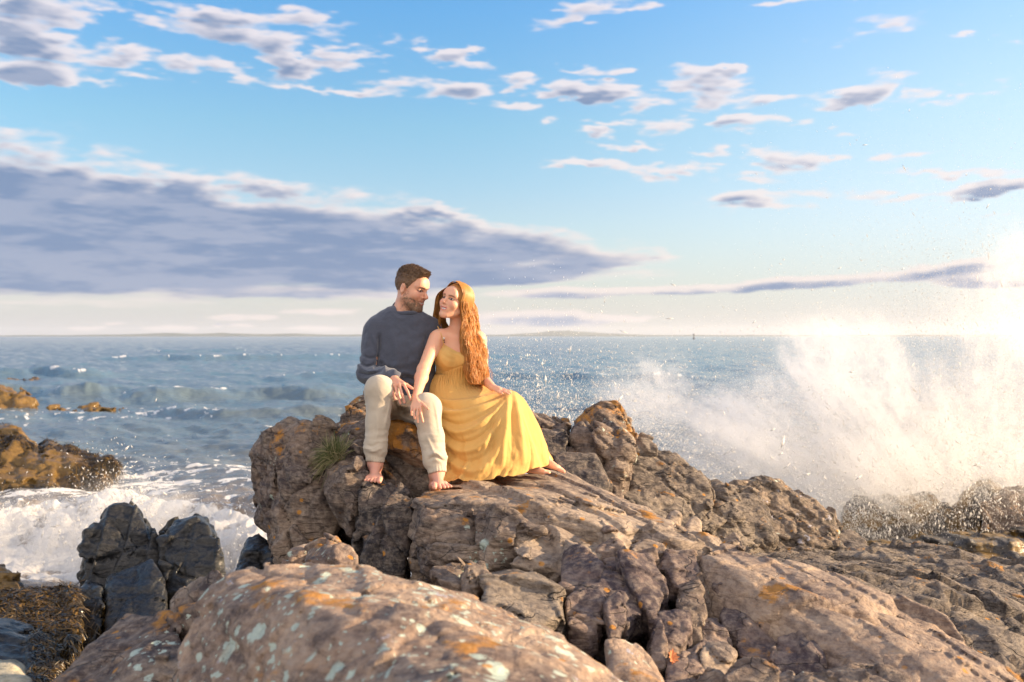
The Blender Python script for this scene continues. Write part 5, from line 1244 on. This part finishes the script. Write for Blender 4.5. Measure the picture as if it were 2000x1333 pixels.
def build_skirt(parent):
    nr, nt = 260, 420
    keys = np.array(SKIRT_RINGS)                      # (9,4,3)
    K = smooth_line(keys.reshape(len(keys), 12), nr).reshape(nr, 4, 3)
    th = np.linspace(0, 2*math.pi, nt, endpoint=False)
    C = (K[:, 0]+K[:, 1])/2; A = (K[:, 1]-K[:, 0])/2
    ct, st = np.cos(th), np.sin(th)
    sq = np.sign(st)*np.abs(st)**.85; cq = np.sign(ct)*np.abs(ct)**.95
    Bf = K[:, 2]-C; Bb = K[:, 3]-C
    V = C[:, None]+cq[None, :, None]*A[:, None]+np.where(sq[None, :, None] < 0, (-sq)[None, :, None]*Bf[:, None], sq[None, :, None]*Bb[:, None])
    v = np.linspace(0, 1, nr)[:, None]; T = th[None, :]
    # normals of the smooth surface
    du = np.gradient(V, axis=0); dv = np.roll(V, -1, 1)-np.roll(V, 1, 1)
    Nn = np.cross(dv, du); Nn /= np.linalg.norm(Nn, axis=2, keepdims=True)+1e-9
    cen = V.mean(1, keepdims=True); sgn = np.sign((Nn*(V-cen)).sum(2)).mean(); Nn *= sgn if sgn else 1
    wob = fbm2(T*3+v*1.2, v*2.0+T*0, 4, .5, 2)
    ple = np.sin(T*13+wob*5+v*1.5)*.012*sstep(v, .35, 1)+np.sin(T*29+wob*9)*.004*sstep(v, .5, 1)
    gath = np.sin(T*60+wob*14)*.0035*np.exp(-((v-.03)/.10)**2)
    off = ple*(.55+.45*(st[None, :] > 0))+gath+.004*wob
    P0 = V.reshape(-1, 3)
    cr = creases(P0, SKIRT_FOLDS, 5.9).reshape(nr, nt)*(st[None, :] < .15)
    fine = fbm3(P0[:, 0]*14, P0[:, 1]*14, P0[:, 2]*14, 3, .55, 3).reshape(nr, nt)*.0022
    V = V+Nn*(off+cr+fine)[:, :, None]
    # hem waves a little
    V[:, :, 2] += (sstep(v, .8, 1)*np.sin(T*9+wob*4)*.008)
    i = np.arange(nr*nt).reshape(nr, nt); j = np.roll(i, -1, 1)
    Fq = np.stack([i[:-1], j[:-1], j[1:], i[1:]], -1).reshape(-1, 4)
    ob = link_mesh('skirt', V.reshape(-1, 3), Fq, MS['yellow'], parent=parent)
    sm = ob.modifiers.new('cloth_thickness', 'SOLIDIFY'); sm.thickness = .0022; sm.offset = -1
    return ob
def tube(name, pts, r, mat, parent, sides=8, n=24):
    L = smooth_line(pts, n); T = np.gradient(L, axis=0); T /= np.linalg.norm(T, axis=1, keepdims=True)
    A = np.cross(T, [.2, .9, .3]); A /= np.linalg.norm(A, axis=1, keepdims=True); B = np.cross(T, A); k = np.arange(sides)*2*math.pi/sides
    V = L[:, None]+r*(np.cos(k)[None, :, None]*A[:, None]+np.sin(k)[None, :, None]*B[:, None])
    i = np.arange(n*sides).reshape(n, sides); j = np.roll(i, -1, 1)
    return link_mesh(name, V.reshape(-1, 3), np.stack([i[:-1], j[:-1], j[1:], i[1:]], -1).reshape(-1, 4), mat, parent=parent)
def ball(name, c, r, mat, parent, n=10):
    import bmesh
    bm = bmesh.new(); bmesh.ops.create_icosphere(bm, subdivisions=2, radius=r)
    V = np.array([v.co for v in bm.verts])+c; Fs = [[v.index for v in f.verts] for f in bm.faces]; bm.free()
    return link_mesh(name, V, Fs, mat, parent=parent)
def build_woman():
    h = .0032*max(1, Q*.8)
    base = P(1000,930,5.7)
    V, Fq = mesh_sdf(woman_body, (-.70, 5.24, 1.74), (.40, 6.2, 2.96), h)
    body = link_mesh('person', V, Fq, MS['skin'], origin=base, attrs={'tint': woman_tint(V)})
    tag(body, 'smiling woman with long auburn hair in a mustard yellow dress looking up at the man', 'person', 'couple on the rocks')
    V, Fq = mesh_sdf(bodice_sdf, (-.56, 5.62, 2.2), (-.12, 6.08, 2.62), .0036)
    dress = link_mesh('dress_bodice', V, Fq, MS['yellow'], parent=body)
    build_skirt(body)
    for pts in ([P(867,673,5.735), P(864,660,5.745), P(858,645,5.78), P(855,638,5.82)], [P(908,690,5.74), P(916,670,5.79), P(922,648,5.87)]):
        tube('strap', pts, .0028, MS['yellow'], dress)
    wm, N = new_mat('bead_white'); finish(N, N.n('ShaderNodeBsdfPrincipled', {'Base Color': (.75, .70, .62, 1), 'Roughness': .3}).outputs[0])
    bm_, N = new_mat('bead_brown'); finish(N, N.n('ShaderNodeBsdfPrincipled', {'Base Color': (.12, .05, .03, 1), 'Roughness': .3}).outputs[0])
    for (x, y, d), m_, r in (((867, 661, 5.735), wm, .0065), ((867.5, 665, 5.732), bm_, .005), ((868, 669, 5.73), bm_, .005)): ball('bead', P(x, y, d), r, m_, dress)
    teeth(WH, body)
    # ---- hair: a cap over the skull, then long wavy locks
    def cap(p):
        q = ((p-WH['c'].astype(np.float32)) @ WH['R'])/WH['s']
        n = fbm3(q[:, 0]*60, q[:, 1]*60, q[:, 2]*60, 2, .6, 8)
        d = ellipsoid(q, (0, -.014, .040), (.084, .104, .094))-.002*n
        d = smin(d, ellipsoid(q, (0, -.05, -.03), (.075, .06, .09)), .04)
        face = np.sqrt((q[:, 0]/.060)**2+((q[:, 2]+.016)/.088)**2)-1
        d = smax(d, np.where(q[:, 1] > -.02, -face*.06, -.1), .008)
        d = smax(d, np.where(q[:, 1] > -.06, -(q[:, 2]+.055), -.1), .01)
        return d*WH['s']
    c = WH['c']
    V, Fq = mesh_sdf(cap, c-.20, c+.18, .0032)
    hair = link_mesh('hair', V, Fq, MS['red_hair'], parent=body, attrs={'strand': np.random.RandomState(1).rand(len(V))*.5})
    rs = np.random.RandomState(21)
    def locks(inner, outer, n, seed, wave, spread, m=46, depth=.05, endj=.06):
        rs = np.random.RandomState(seed)
        I = smooth_line(inner, m); O = smooth_line(outer, m)
        lk = 26; u0 = (np.arange(lk)+.5)/lk
        out = []
        t = np.linspace(0, 1, m)
        for i in range(n):
            g = rs.randint(lk); u = np.clip(u0[g]+rs.normal(0, .018), 0, 1); vdep = rs.rand()
            c_ = I*(1-u)+O*u
            c_ = c_+np.array([0, depth, 0])*(vdep-.3)*sstep(t, 0, .25)[:, None]
            gr = np.random.RandomState(seed*100+g); ph = gr.rand()*6.28; wl = .11+.07*gr.rand(); ph2 = gr.rand()*6.28
            L = np.concatenate([[0], np.cumsum(np.linalg.norm(np.diff(c_, axis=0), axis=1))])
            am = wave*sstep(t, .10, .5)*(.8+.6*gr.rand())
            jx = rs.normal(0, spread); jy = rs.normal(0, spread)
            w = np.stack([np.sin(L/wl*6.28+ph)*am+np.sin(L/.23*6.28+ph2*.5)*am*1.1+jx*t, np.cos(L/wl*6.28+ph2)*am+jy*t, .3*am*np.sin(L/wl*6.28+ph2)], 1)
            c_ = c_+w
            k = 1-endj*rs.rand()*3 if rs.rand() < .6 else 1
            idx = np.linspace(0, (m-1)*k, m); lo_ = idx.astype(int).clip(0, m-2); f = (idx-lo_)[:, None]
            out.append(c_[lo_]*(1-f)+c_[lo_+1]*f)
        return np.array(out)
    # the long fall over her left shoulder
    inner = [P(884,558,5.765), P(895,566,5.745), P(902,590,5.745), P(901,625,5.755), P(901,660,5.735), P(905,700,5.705), P(912,728,5.70), P(917,750,5.715)]
    outer = [P(890,556,5.90), P(908,562,5.92), P(923,590,5.93), P(931,630,5.94), P(938,662,5.90), P(947,700,5.85), P(951,728,5.83), P(947,752,5.82)]
    A_ = locks(inner, outer, 2200, 3, .0062, .006)
    inner = [P(884,558,5.765), P(893,563,5.75), P(901,585,5.75), P(905,625,5.76), P(910,665,5.72), P(915,700,5.69), P(920,728,5.69), P(925,750,5.70)]
    B_ = locks(inner, outer, 600, 5, .0075, .010)
    HL = lambda *pts: [np.array(q_)*WH['s'] @ WH['R'].T+WH['c'] for q_ in pts]
    # framing the near side of the face, over the ear
    ei = HL((.004, .062, .128), (-.030, .064, .116), (-.060, .050, .085), (-.076, .030, .035), (-.080, .014, -.02))+[P(902,628,5.755), P(903,665,5.735), P(908,705,5.70), P(914,735,5.70)]
    eo = HL((.0, .030, .140), (-.035, .030, .128), (-.070, .015, .090), (-.088, -.010, .035), (-.090, -.03, -.02))+[P(917,630,5.80), P(920,665,5.77), P(925,705,5.74), P(930,735,5.74)]
    E_ = locks(ei, eo, 800, 13, .0045, .004, depth=.015)
    strands('hair_near_locks', E_, .0014, MS['red_hair'], hair)
    # the darker curtain on her right side
    i2 = HL((.004, .062, .128), (.034, .062, .116), (.062, .050, .082), (.078, .032, .035), (.083, .018, -.02), (.080, .008, -.075))+[P(859,634,5.86), P(870,642,5.92)]
    o2 = HL((.002, .030, .140), (.040, .034, .128), (.078, .020, .092), (.096, .0, .035), (.102, -.01, -.02), (.098, -.02, -.08))+[P(856,642,5.93), P(868,652,5.97)]
    C_ = locks(i2, o2, 700, 8, .002, .002, endj=.01, depth=.03)
    # combed from the parting over the skull
    Hs = []
    for k in range(1100):
        az_ = rs.uniform(-2.9, 2.9); side = 1 if az_ > 0 else -1
        t = np.linspace(0, 1, 18)
        el0 = 1.50; el1 = rs.uniform(-.85, -.1)
        el = el0+(el1-el0)*t; a_ = (az_)*(.25+.75*sstep(t, 0, .5))
        keep = abs(az_) > .95
        if not keep: a_ = side*(1.05+.5*rs.rand())*(.2+.8*sstep(t, 0, .35))
        r_ = np.stack([np.sin(a_)*np.cos(el)*.092, np.cos(a_)*np.cos(el)*.107-.014, np.sin(el)*.099+.040], 1)*(1+.02*rs.rand())
        Hs.append((r_*WH['s']) @ WH['R'].T+c)
    strands('hair_crown_locks', np.array(Hs), .0016, MS['red_hair'], hair)
    # over the back of the head
    i3 = [P(888,556,5.80), P(900,562,5.86), P(908,585,5.93), P(908,625,5.97), P(908,665,5.98), P(912,700,5.98)]
    D_ = locks(i3, outer[:6], 400, 9, .006, .006)
    i4 = HL((.004, .040, .132), (.040, .030, .112))+[P(857,572,5.87), P(850,592,5.89), P(848,612,5.91), P(851,630,5.93), P(860,643,5.95)]
    o4 = HL((.0, .0, .138), (.050, .0, .112))+[P(866,575,5.92), P(866,598,5.94), P(868,618,5.95), P(874,636,5.96), P(884,648,5.96)]
    F_ = locks(i4, o4, 900, 15, .003, .003, endj=.02, depth=.03)
    strands('hair_far_curtain', F_, .0017, MS['red_hair'], hair)
    strands('hair_locks', A_, .0013, MS['red_hair'], hair)
    strands('hair_front_locks', B_, .0014, MS['red_hair'], hair)
    strands('hair_side_curtain', C_, .0016, MS['red_hair'], hair)
    strands('hair_back_locks', D_, .0018, MS['red_hair'], hair)
    return body
build_man()
build_woman()
# ------------------------------------------------------------------ seaweed, grass, leaf, marker
def weed_material():
    m, N = new_mat('bladder_wrack')
    at = N.n('ShaderNodeAttribute', attribute_name='strand').outputs['Fac']
    c = N.n('ShaderNodeValToRGB', {0: at}); cr = c.color_ramp
    cr.elements[0].color = (.018, .013, .006, 1); cr.elements[1].color = (.15, .09, .022, 1); e = cr.elements.new(.6); e.color = (.05, .032, .010, 1)
    b = N.n('ShaderNodeBsdfPrincipled', {'Base Color': c.outputs[0], 'Roughness': .35, 'Specular IOR Level': .5})
    finish(N, b.outputs[0]); return m
def ribbons(name, P0, Nn, length, width, mat, seed, droop=1.0, kind='stuff', seg=5, lift=.35):
    rs = np.random.RandomState(seed); n = len(P0)
    g = np.array([0, 0, -1.])
    tang = g-Nn*(Nn @ g)[:, None]; tang = tang*droop+rs.normal(0, .45, (n, 3)); tang -= Nn*(tang*Nn).sum(1, keepdims=True)*.7
    tang /= np.linalg.norm(tang, axis=1, keepdims=True)+1e-6
    side = np.cross(tang, Nn); side /= np.linalg.norm(side, axis=1, keepdims=True)+1e-6
    L = length*(.5+rs.rand(n)); W = width*(.6+.8*rs.rand(n)); rows = []
    ph = rs.rand(n)*6.28
    for k in range(seg):
        t = k/(seg-1)
        c = P0+tang*(L*t)[:, None]+Nn*(L*lift*np.sin(t*2.6)*.5)[:, None]+side*(np.sin(ph+t*5)*W*.9)[:, None]+g*(L*t*t*.25)[:, None]
        w = W*(1-.65*t)*(1+.25*np.sin(ph+t*17))
        rows += [c-side*w[:, None]*.5+Nn*.002, c+side*w[:, None]*.5+Nn*(.004*np.sin(ph))[:, None]]
    V = np.stack(rows, 1).reshape(-1, 3); b = (np.arange(n)*2*seg)[:, None]
    q = np.array([[2*k, 2*k+1, 2*k+3, 2*k+2] for k in range(seg-1)])
    Fq = (b[:, :, None]+q[None]).reshape(-1, 4)
    ob = link_mesh(name, V, Fq, mat, attrs={'strand': np.repeat(rs.rand(n)**1.5, 2*seg)}); tag(ob, kind=kind); return ob
def surface_points(names, n, seed, test):
    Ps, Ns = [], []
    for o in bpy.data.objects:
        if o.name in names:
            me = o.data; k = len(me.vertices); co = np.empty(k*3, np.float32); me.vertices.foreach_get('co', co); nn = np.empty(k*3, np.float32); me.vertices.foreach_get('normal', nn)
            Ps.append(co.reshape(-1, 3)+np.array(o.location)); Ns.append(nn.reshape(-1, 3))
    Pp = np.concatenate(Ps); Nn = np.concatenate(Ns)
    ok = test(Pp, Nn); Pp, Nn = Pp[ok], Nn[ok]
    i = np.random.RandomState(seed).randint(0, len(Pp), n); return Pp[i].astype(float), Nn[i].astype(float)
def add_extras():
    wm = weed_material()
    A, B = surface_points(['weed_ledge'], 9000, 1, lambda p, n: n[:, 2] > -.2)
    ribbons('seaweed_carpet', A, B, .085, .011, wm, 1, lift=.12)
    def right(p, n):
        x, y = px_of(p); return (n[:, 2] > -.3) & (x > 62-.0*y) & (fbm2(p[:, 0]*3, p[:, 1]*3, 3) > -.35)
    A, B = surface_points(['pool_rock'], 3500, 2, right); ribbons('seaweed_on_pool_rock', A, B, .07, .009, wm, 2, lift=.12)
    def foot(p, n):
        x, y = px_of(p); return (y > 1165) & (x > 130) & (x < 240) & (np.abs(x-195+(y-1200)*.25) < 22)
    A, B = surface_points(['blue_wet_block', 'slanting_wet_block', 'wet_pinnacle'], 1600, 3, foot); ribbons('seaweed_tuft', A, B, .08, .010, wm, 3, lift=.12)
    def sk(p, n):
        return (n[:, 2] > -.3) & (fbm3(p[:, 0]*.9, p[:, 1]*.9, p[:, 2]*.9, 3, .6, 3) > -.05) & (p[:, 2] < 1.1)
    A, B = surface_points(['weedy_skerry', 'weedy_hump'], 15000, 4, sk); ribbons('seaweed_on_skerries', A, B, .13, .016, wm, 4, droop=1.4, lift=.2)
    # tuft of grass in the cleft left of the man
    m, N = new_mat('shore_grass')
    at = N.n('ShaderNodeAttribute', attribute_name='strand').outputs['Fac']
    c = N.n('ShaderNodeValToRGB', {0: at}); cr = c.color_ramp; cr.elements[0].color = (.07, .10, .03, 1); cr.elements[1].color = (.52, .42, .25, 1); e = cr.elements.new(.45); e.color = (.17, .20, .06, 1)
    finish(N, N.n('ShaderNodeBsdfPrincipled', {'Base Color': c.outputs[0], 'Roughness': .6}).outputs[0])
    rs = np.random.RandomState(5); n = 420
    base = P(655,893,5.42)+rs.normal(0, 1, (n, 3))*np.array([.022, .02, .012]); dry = rs.rand(n)
    ang = np.where(dry > .5, rs.normal(-55, 38, n), rs.normal(8, 26, n)); a = np.radians(ang)
    L = np.where(dry > .5, .17, .17)*(.35+.60*rs.rand(n))
    dirv = np.stack([np.sin(a), rs.normal(-.25, .3, n), np.cos(a)], 1); dirv /= np.linalg.norm(dirv, axis=1, keepdims=True)
    cur = []
    for k in range(9):
        t = k/8; cur.append(base+dirv*(L*t)[:, None]+np.array([0, -.1, -1.])*(L*t*t*np.where(dry > .5, .45, .12))[:, None])
    g = strands('grass_tuft', np.stack(cur, 1), .0013, m, None, 3, .25)
    tag(g, 'tuft of dry and green grass in the cleft left of the seated man', 'grass tuft')
    # fallen leaf
    m, N = new_mat('dry_leaf'); finish(N, N.n('ShaderNodeBsdfPrincipled', {'Base Color': (.55, .22, .09, 1), 'Roughness': .7}).outputs[0])
    ol = [(0, -1.0), (.06, -.45), (.35, -.55), (.30, -.25), (.62, -.20), (.42, .02), (.72, .25), (.38, .30), (.42, .62), (.18, .55), (0, 1.0), (-.18, .55), (-.42, .62), (-.38, .30), (-.72, .25), (-.42, .02), (-.62, -.20), (-.30, -.25), (-.35, -.55), (-.06, -.45)]
    c = P(1311,1286,3.50); V = []; Fs = []
    V.append((0, 0, 0)); 
    for x, z in ol: V.append((x*.036, -.008-.012*abs(x), z*.036))
    for i in range(len(ol)): Fs.append((0, 1+i, 1+(i+1) % len(ol)))
    Rm = rot(-35, 25, 20); lf = link_mesh('fallen_leaf', np.array(V) @ Rm.T+c, Fs, m, origin=c, smooth=False)
    sm = lf.modifiers.new('depth', 'SOLIDIFY'); sm.thickness = .0012
    tag(lf, 'dry orange oak leaf caught between the cracked purple blocks', 'leaf')
    # channel marker near the horizon
    m, N = new_mat('marker_iron'); finish(N, N.n('ShaderNodeBsdfPrincipled', {'Base Color': (.10, .08, .07, 1), 'Roughness': .7}).outputs[0])
    d = 900.0; c = P(1355,657,d); c[2] = 0
    root = bpy.data.objects.new('channel_marker', None); SC.collection.objects.link(root); root.location = c.tolist()
    tag(root, 'small dark channel marker on the horizon right of centre', 'marker')
    def cyl(nm, r0, r1, z0, z1, k=12):
        a = np.arange(k)*2*math.pi/k; V = np.concatenate([np.stack([np.cos(a)*r0, np.sin(a)*r0, a*0+z0], 1), np.stack([np.cos(a)*r1, np.sin(a)*r1, a*0+z1], 1)])
        Fs = [(i, (i+1) % k, k+(i+1) % k, k+i) for i in range(k)]+[tuple(range(k))[::-1], tuple(range(k, 2*k))]
        link_mesh(nm, V+c, Fs, m, parent=root, smooth=False)
    cyl('base', 1.1, 1.0, -1, 1.0); cyl('pole', .35, .3, 1.0, 3.6); cyl('top_mark', .8, .75, 3.6, 4.6)
add_extras()
# ------------------------------------------------------------------ spray of the breaking wave
def spray_mat():
    m, N = new_mat('water_droplets')
    b = N.n('ShaderNodeBsdfPrincipled', {'Base Color': (.93, .92, .90, 1), 'Roughness': .35, 'Specular IOR Level': .5})
    t = N.n('ShaderNodeBsdfTranslucent', {'Color': (.95, .93, .90, 1)})
    finish(N, N.n('ShaderNodeMixShader', {0: .5, 1: b.outputs[0], 2: t.outputs[0]}).outputs[0]); return m
MD = spray_mat()
def droplets(name, pos, vel, size, label=None, kind='stuff'):
    """drops drawn out along their flight: each an eight-sided spindle"""
    n = len(pos); d = vel/(np.linalg.norm(vel, axis=1, keepdims=True)+1e-9)
    a = np.cross(d, np.array([.2, 1, .1])); a /= np.linalg.norm(a, axis=1, keepdims=True); b = np.cross(d, a)
    st = (1+np.minimum(np.linalg.norm(vel, axis=1), 6)*.45)[:, None]*size[:, None]
    s = size[:, None]*.5
    V = np.stack([pos+d*st, pos+a*s, pos+b*s-a*s*.5, pos-b*s-a*s*.5, pos-d*st], 1)
    i = (np.arange(n)*5)[:, None]
    T = np.array([[0, 1, 2], [0, 2, 3], [0, 3, 1], [4, 2, 1], [4, 3, 2], [4, 1, 3]])
    Fq = (i[:, :, None]+T[None]).reshape(-1, 3)
    ob = link_mesh(name, V.reshape(-1, 3), Fq, MD, smooth=True); tag(ob, kind=kind)
    return ob
def spray_cloud(px, py, top):
    return px
def burst(n, seed, src, spread, vmain, vs, tmax, size, clump=.42, dmean=None):
    """ballistic drops thrown up from a source line"""
    rs = np.random.RandomState(seed)
    u = rs.rand(n); k = rs.randint(0, 90, n); cl = rs.normal(0, 1, (90, 3))
    p0 = src[0]*(1-u[:, None])+src[1]*u[:, None]+rs.normal(0, 1, (n, 3))*spread
    v = np.array(vmain)+rs.normal(0, 1, (n, 3))*vs*(1-clump)+cl[k]*vs*clump*2.2
    t = tmax*rs.rand(n)**.75
    pos = p0+v*t[:, None]+np.array([0, 0, -4.9])*(t**2)[:, None]
    vel = v+np.array([0, 0, -9.8])*t[:, None]
    ok = pos[:, 2] > .05
    sz = size*np.exp(rs.normal(-.1, .62, n))
    return pos[ok], vel[ok], sz[ok]
def add_spray():
    S = []
    P3 = lambda x, y, d: P(x, y, d)
    # main tower at the right edge, the fan leaning left, the thin fringe behind the woman
    S.append(burst(100000, 1, (P3(1760,1010,12.6), P3(2150,990,13.0)), (.25,.9,.1), (-.5,-.1,6.9), (1.0,.9,1.1), 1.0, .0022))
    S.append(burst(110000, 2, (P3(1600,1040,12.2), P3(1850,1020,12.6)), (.3,.9,.1), (-1.5,-.1,4.6), (1.2,.9,1.1), .9, .0026))
    S.append(burst(90000, 3, (P3(1450,1040,12.0), P3(1750,1040,12.4)), (.3,.9,.1), (-2.3,0,3.8), (1.1,.8,1.0), .8, .0025))
    S.append(burst(22000, 4, (P3(1190,960,10.2), P3(1320,960,10.6)), (.3,.3,.1), (-.5,0,3.3), (.9,.5,1.0), .7, .0030))
    S.append(burst(12000, 5, (P3(960,900,9.4), P3(1120,900,9.6)), (.3,.3,.1), (-.1,0,3.6), (.45,.4,.8), .8, .0028))
    pos, vel, sz = (np.concatenate([s[i] for s in S]) for i in range(3))
    droplets('spray_droplets', pos, vel, sz)
    # bigger drops falling in front of the seaward rock
    pos, vel, sz = burst(7000, 6, (P3(1650,1000,10.9), P3(1980,950,11.0)), (.2,.1,.12), (-.4,-.2,1.2), (.8,.2,.9), .40, .0042)
    droplets('falling_drops', pos, vel, sz)
    # surf at the left: drops thrown off the breaking crest
    a = [burst(7000, 8, (np.array([-7., 11.2, .55]), np.array([-3.0, 11.2, .5])), (.3,.3,.1), (-.1,-.4,.9), (.5,.4,.7), .35, .0055),
         burst(2500, 9, (np.array([-4.4, 10.6, .6]), np.array([-3.9, 10.4, .5])), (.12,.15,.15), (.3,-.2,2.1), (.6,.4,.9), .4, .0055),
         burst(1200, 10, (np.array([-2.8, 10.0, .3]), np.array([-2.5, 9.9, .3])), (.15,.15,.15), (0,-.2,1.1), (.5,.4,.7), .35, .005)]
    pos, vel, sz = (np.concatenate([s[i] for s in a]) for i in range(3))
    droplets('surf_droplets', pos, vel, sz)
    # the fine mist itself: real volumes, densest where the water is thrown up
    def mist(name, lo, hi, lobes, dens, seed, src, scale=1.5, cut=(.44, .64)):
        V = [(x, y, z) for x in (lo[0], hi[0]) for y in (lo[1], hi[1]) for z in (lo[2], hi[2])]
        Fs = [(0, 1, 3, 2), (4, 6, 7, 5), (0, 4, 5, 1), (2, 3, 7, 6), (0, 2, 6, 4), (1, 5, 7, 3)]
        m, N = new_mat(name)
        co = N.n('ShaderNodeNewGeometry').outputs['Position']
        L = None
        for c, r, w in lobes:
            v = N.n('ShaderNodeVectorMath', {0: co, 1: tuple(1/x for x in r), 2: tuple(-a/b for a, b in zip(c, r))}, operation='MULTIPLY_ADD').outputs[0]
            l = N.n('ShaderNodeVectorMath', {0: v}, operation='LENGTH').outputs['Value']
            x = N.m('MULTIPLY', N.ss(l, 1.0, .25), w); L = x if L is None else N.m('MAXIMUM', L, x)
        # the pattern fans out from where the wave strikes
        ro = N.n('ShaderNodeSeparateXYZ', {0: N.vm('SUBTRACT', co, src)})
        rr = N.m('SQRT', N.m('ADD', N.m('MULTIPLY', ro.outputs[0], ro.outputs[0]), N.m('MULTIPLY', ro.outputs[2], ro.outputs[2])))
        th = N.m('ARCTAN2', ro.outputs[0], ro.outputs[2])
        sk = N.n('ShaderNodeCombineXYZ', {0: N.m('MULTIPLY', th, 8.5), 1: N.m('MULTIPLY', rr, .50), 2: N.m('MULTIPLY_ADD', ro.outputs[1], .8, seed)}).outputs[0]
        nz = N.noise(sk, scale, 4, .62, .6); n2 = N.noise(N.vm('MULTIPLY', co, (1, 1, .8)), scale*5.0, 4, .72)
        shape = N.m('ADD', N.m('ADD', nz, N.m('MULTIPLY', N.m('SUBTRACT', n2, .5), .75)), N.m('MULTIPLY', N.m('SUBTRACT', L, .8), .16))
        den = N.m('MULTIPLY', N.m('MINIMUM', N.m('MULTIPLY', L, 1.6), 1.0), N.ss(shape, cut[0], cut[1]))
        den = N.m('ADD', den, N.m('MULTIPLY', L, .05))
        vol = N.n('ShaderNodeVolumePrincipled', {'Color': (1.0, .995, .985, 1), 'Density': N.m('MULTIPLY', den, dens), 'Anisotropy': .0})
        N.n('ShaderNodeOutputMaterial', {'Volume': vol.outputs[0]})
        tag(link_mesh(name, V, Fs, m, smooth=False), kind='stuff')
    C = lambda px, py, d: tuple(P(px, py, d))
    mist('spray_mist', (.3, 10.6, -.1), (8.8, 15.2, 4.7),
         [(C(1990,730,12.8), (1.35, 2.0, 2.25), .62), (C(1880,860,12.6), (1.2, 2.0, 1.5), .9), (C(1640,760,12.6), (1.35, 1.9, 1.25), .95), (C(1650,920,12.4), (1.7, 1.9, 1.05), 1.3), (C(1450,850,12.2), (1.35, 1.7, .95), 1.1), (C(1270,790,12.0), (.85, 1.0, .85), .8)], 3.6, 0, C(1900,1120,12.4))
    mist('surf_mist', (-8.5, 9.9, 0), (-1.9, 12.6, 1.5), [((-6.2, 11.1, .45), (2.4, .9, .55), 1.0), ((-4.3, 11.0, .55), (1.3, .9, .7), 1.1), ((-2.9, 10.5, .35), (1.0, .8, .5), .9)], 1.4, 3, (-5, 11, -2.5), 2.2)
add_spray()

def add_haze():
    V = [(x, y, z) for x in (-15200, 15200) for y in (-15200, 15200) for z in (-2.2, 125)]
    Fs = [(0, 1, 3, 2), (4, 6, 7, 5), (0, 4, 5, 1), (2, 3, 7, 6), (0, 2, 6, 4), (1, 5, 7, 3)]
    m, N = new_mat('haze')
    vol = N.n('ShaderNodeVolumePrincipled', {'Color': (.93, .95, 1.0, 1), 'Density': HAZE, 'Anisotropy': .3})
    N.n('ShaderNodeOutputMaterial', {'Volume': vol.outputs[0]})
    tag(link_mesh('haze', V, Fs, m, smooth=False), kind='stuff')
HAZE = 5e-5
if not os.environ.get('NOHAZE'): add_haze()
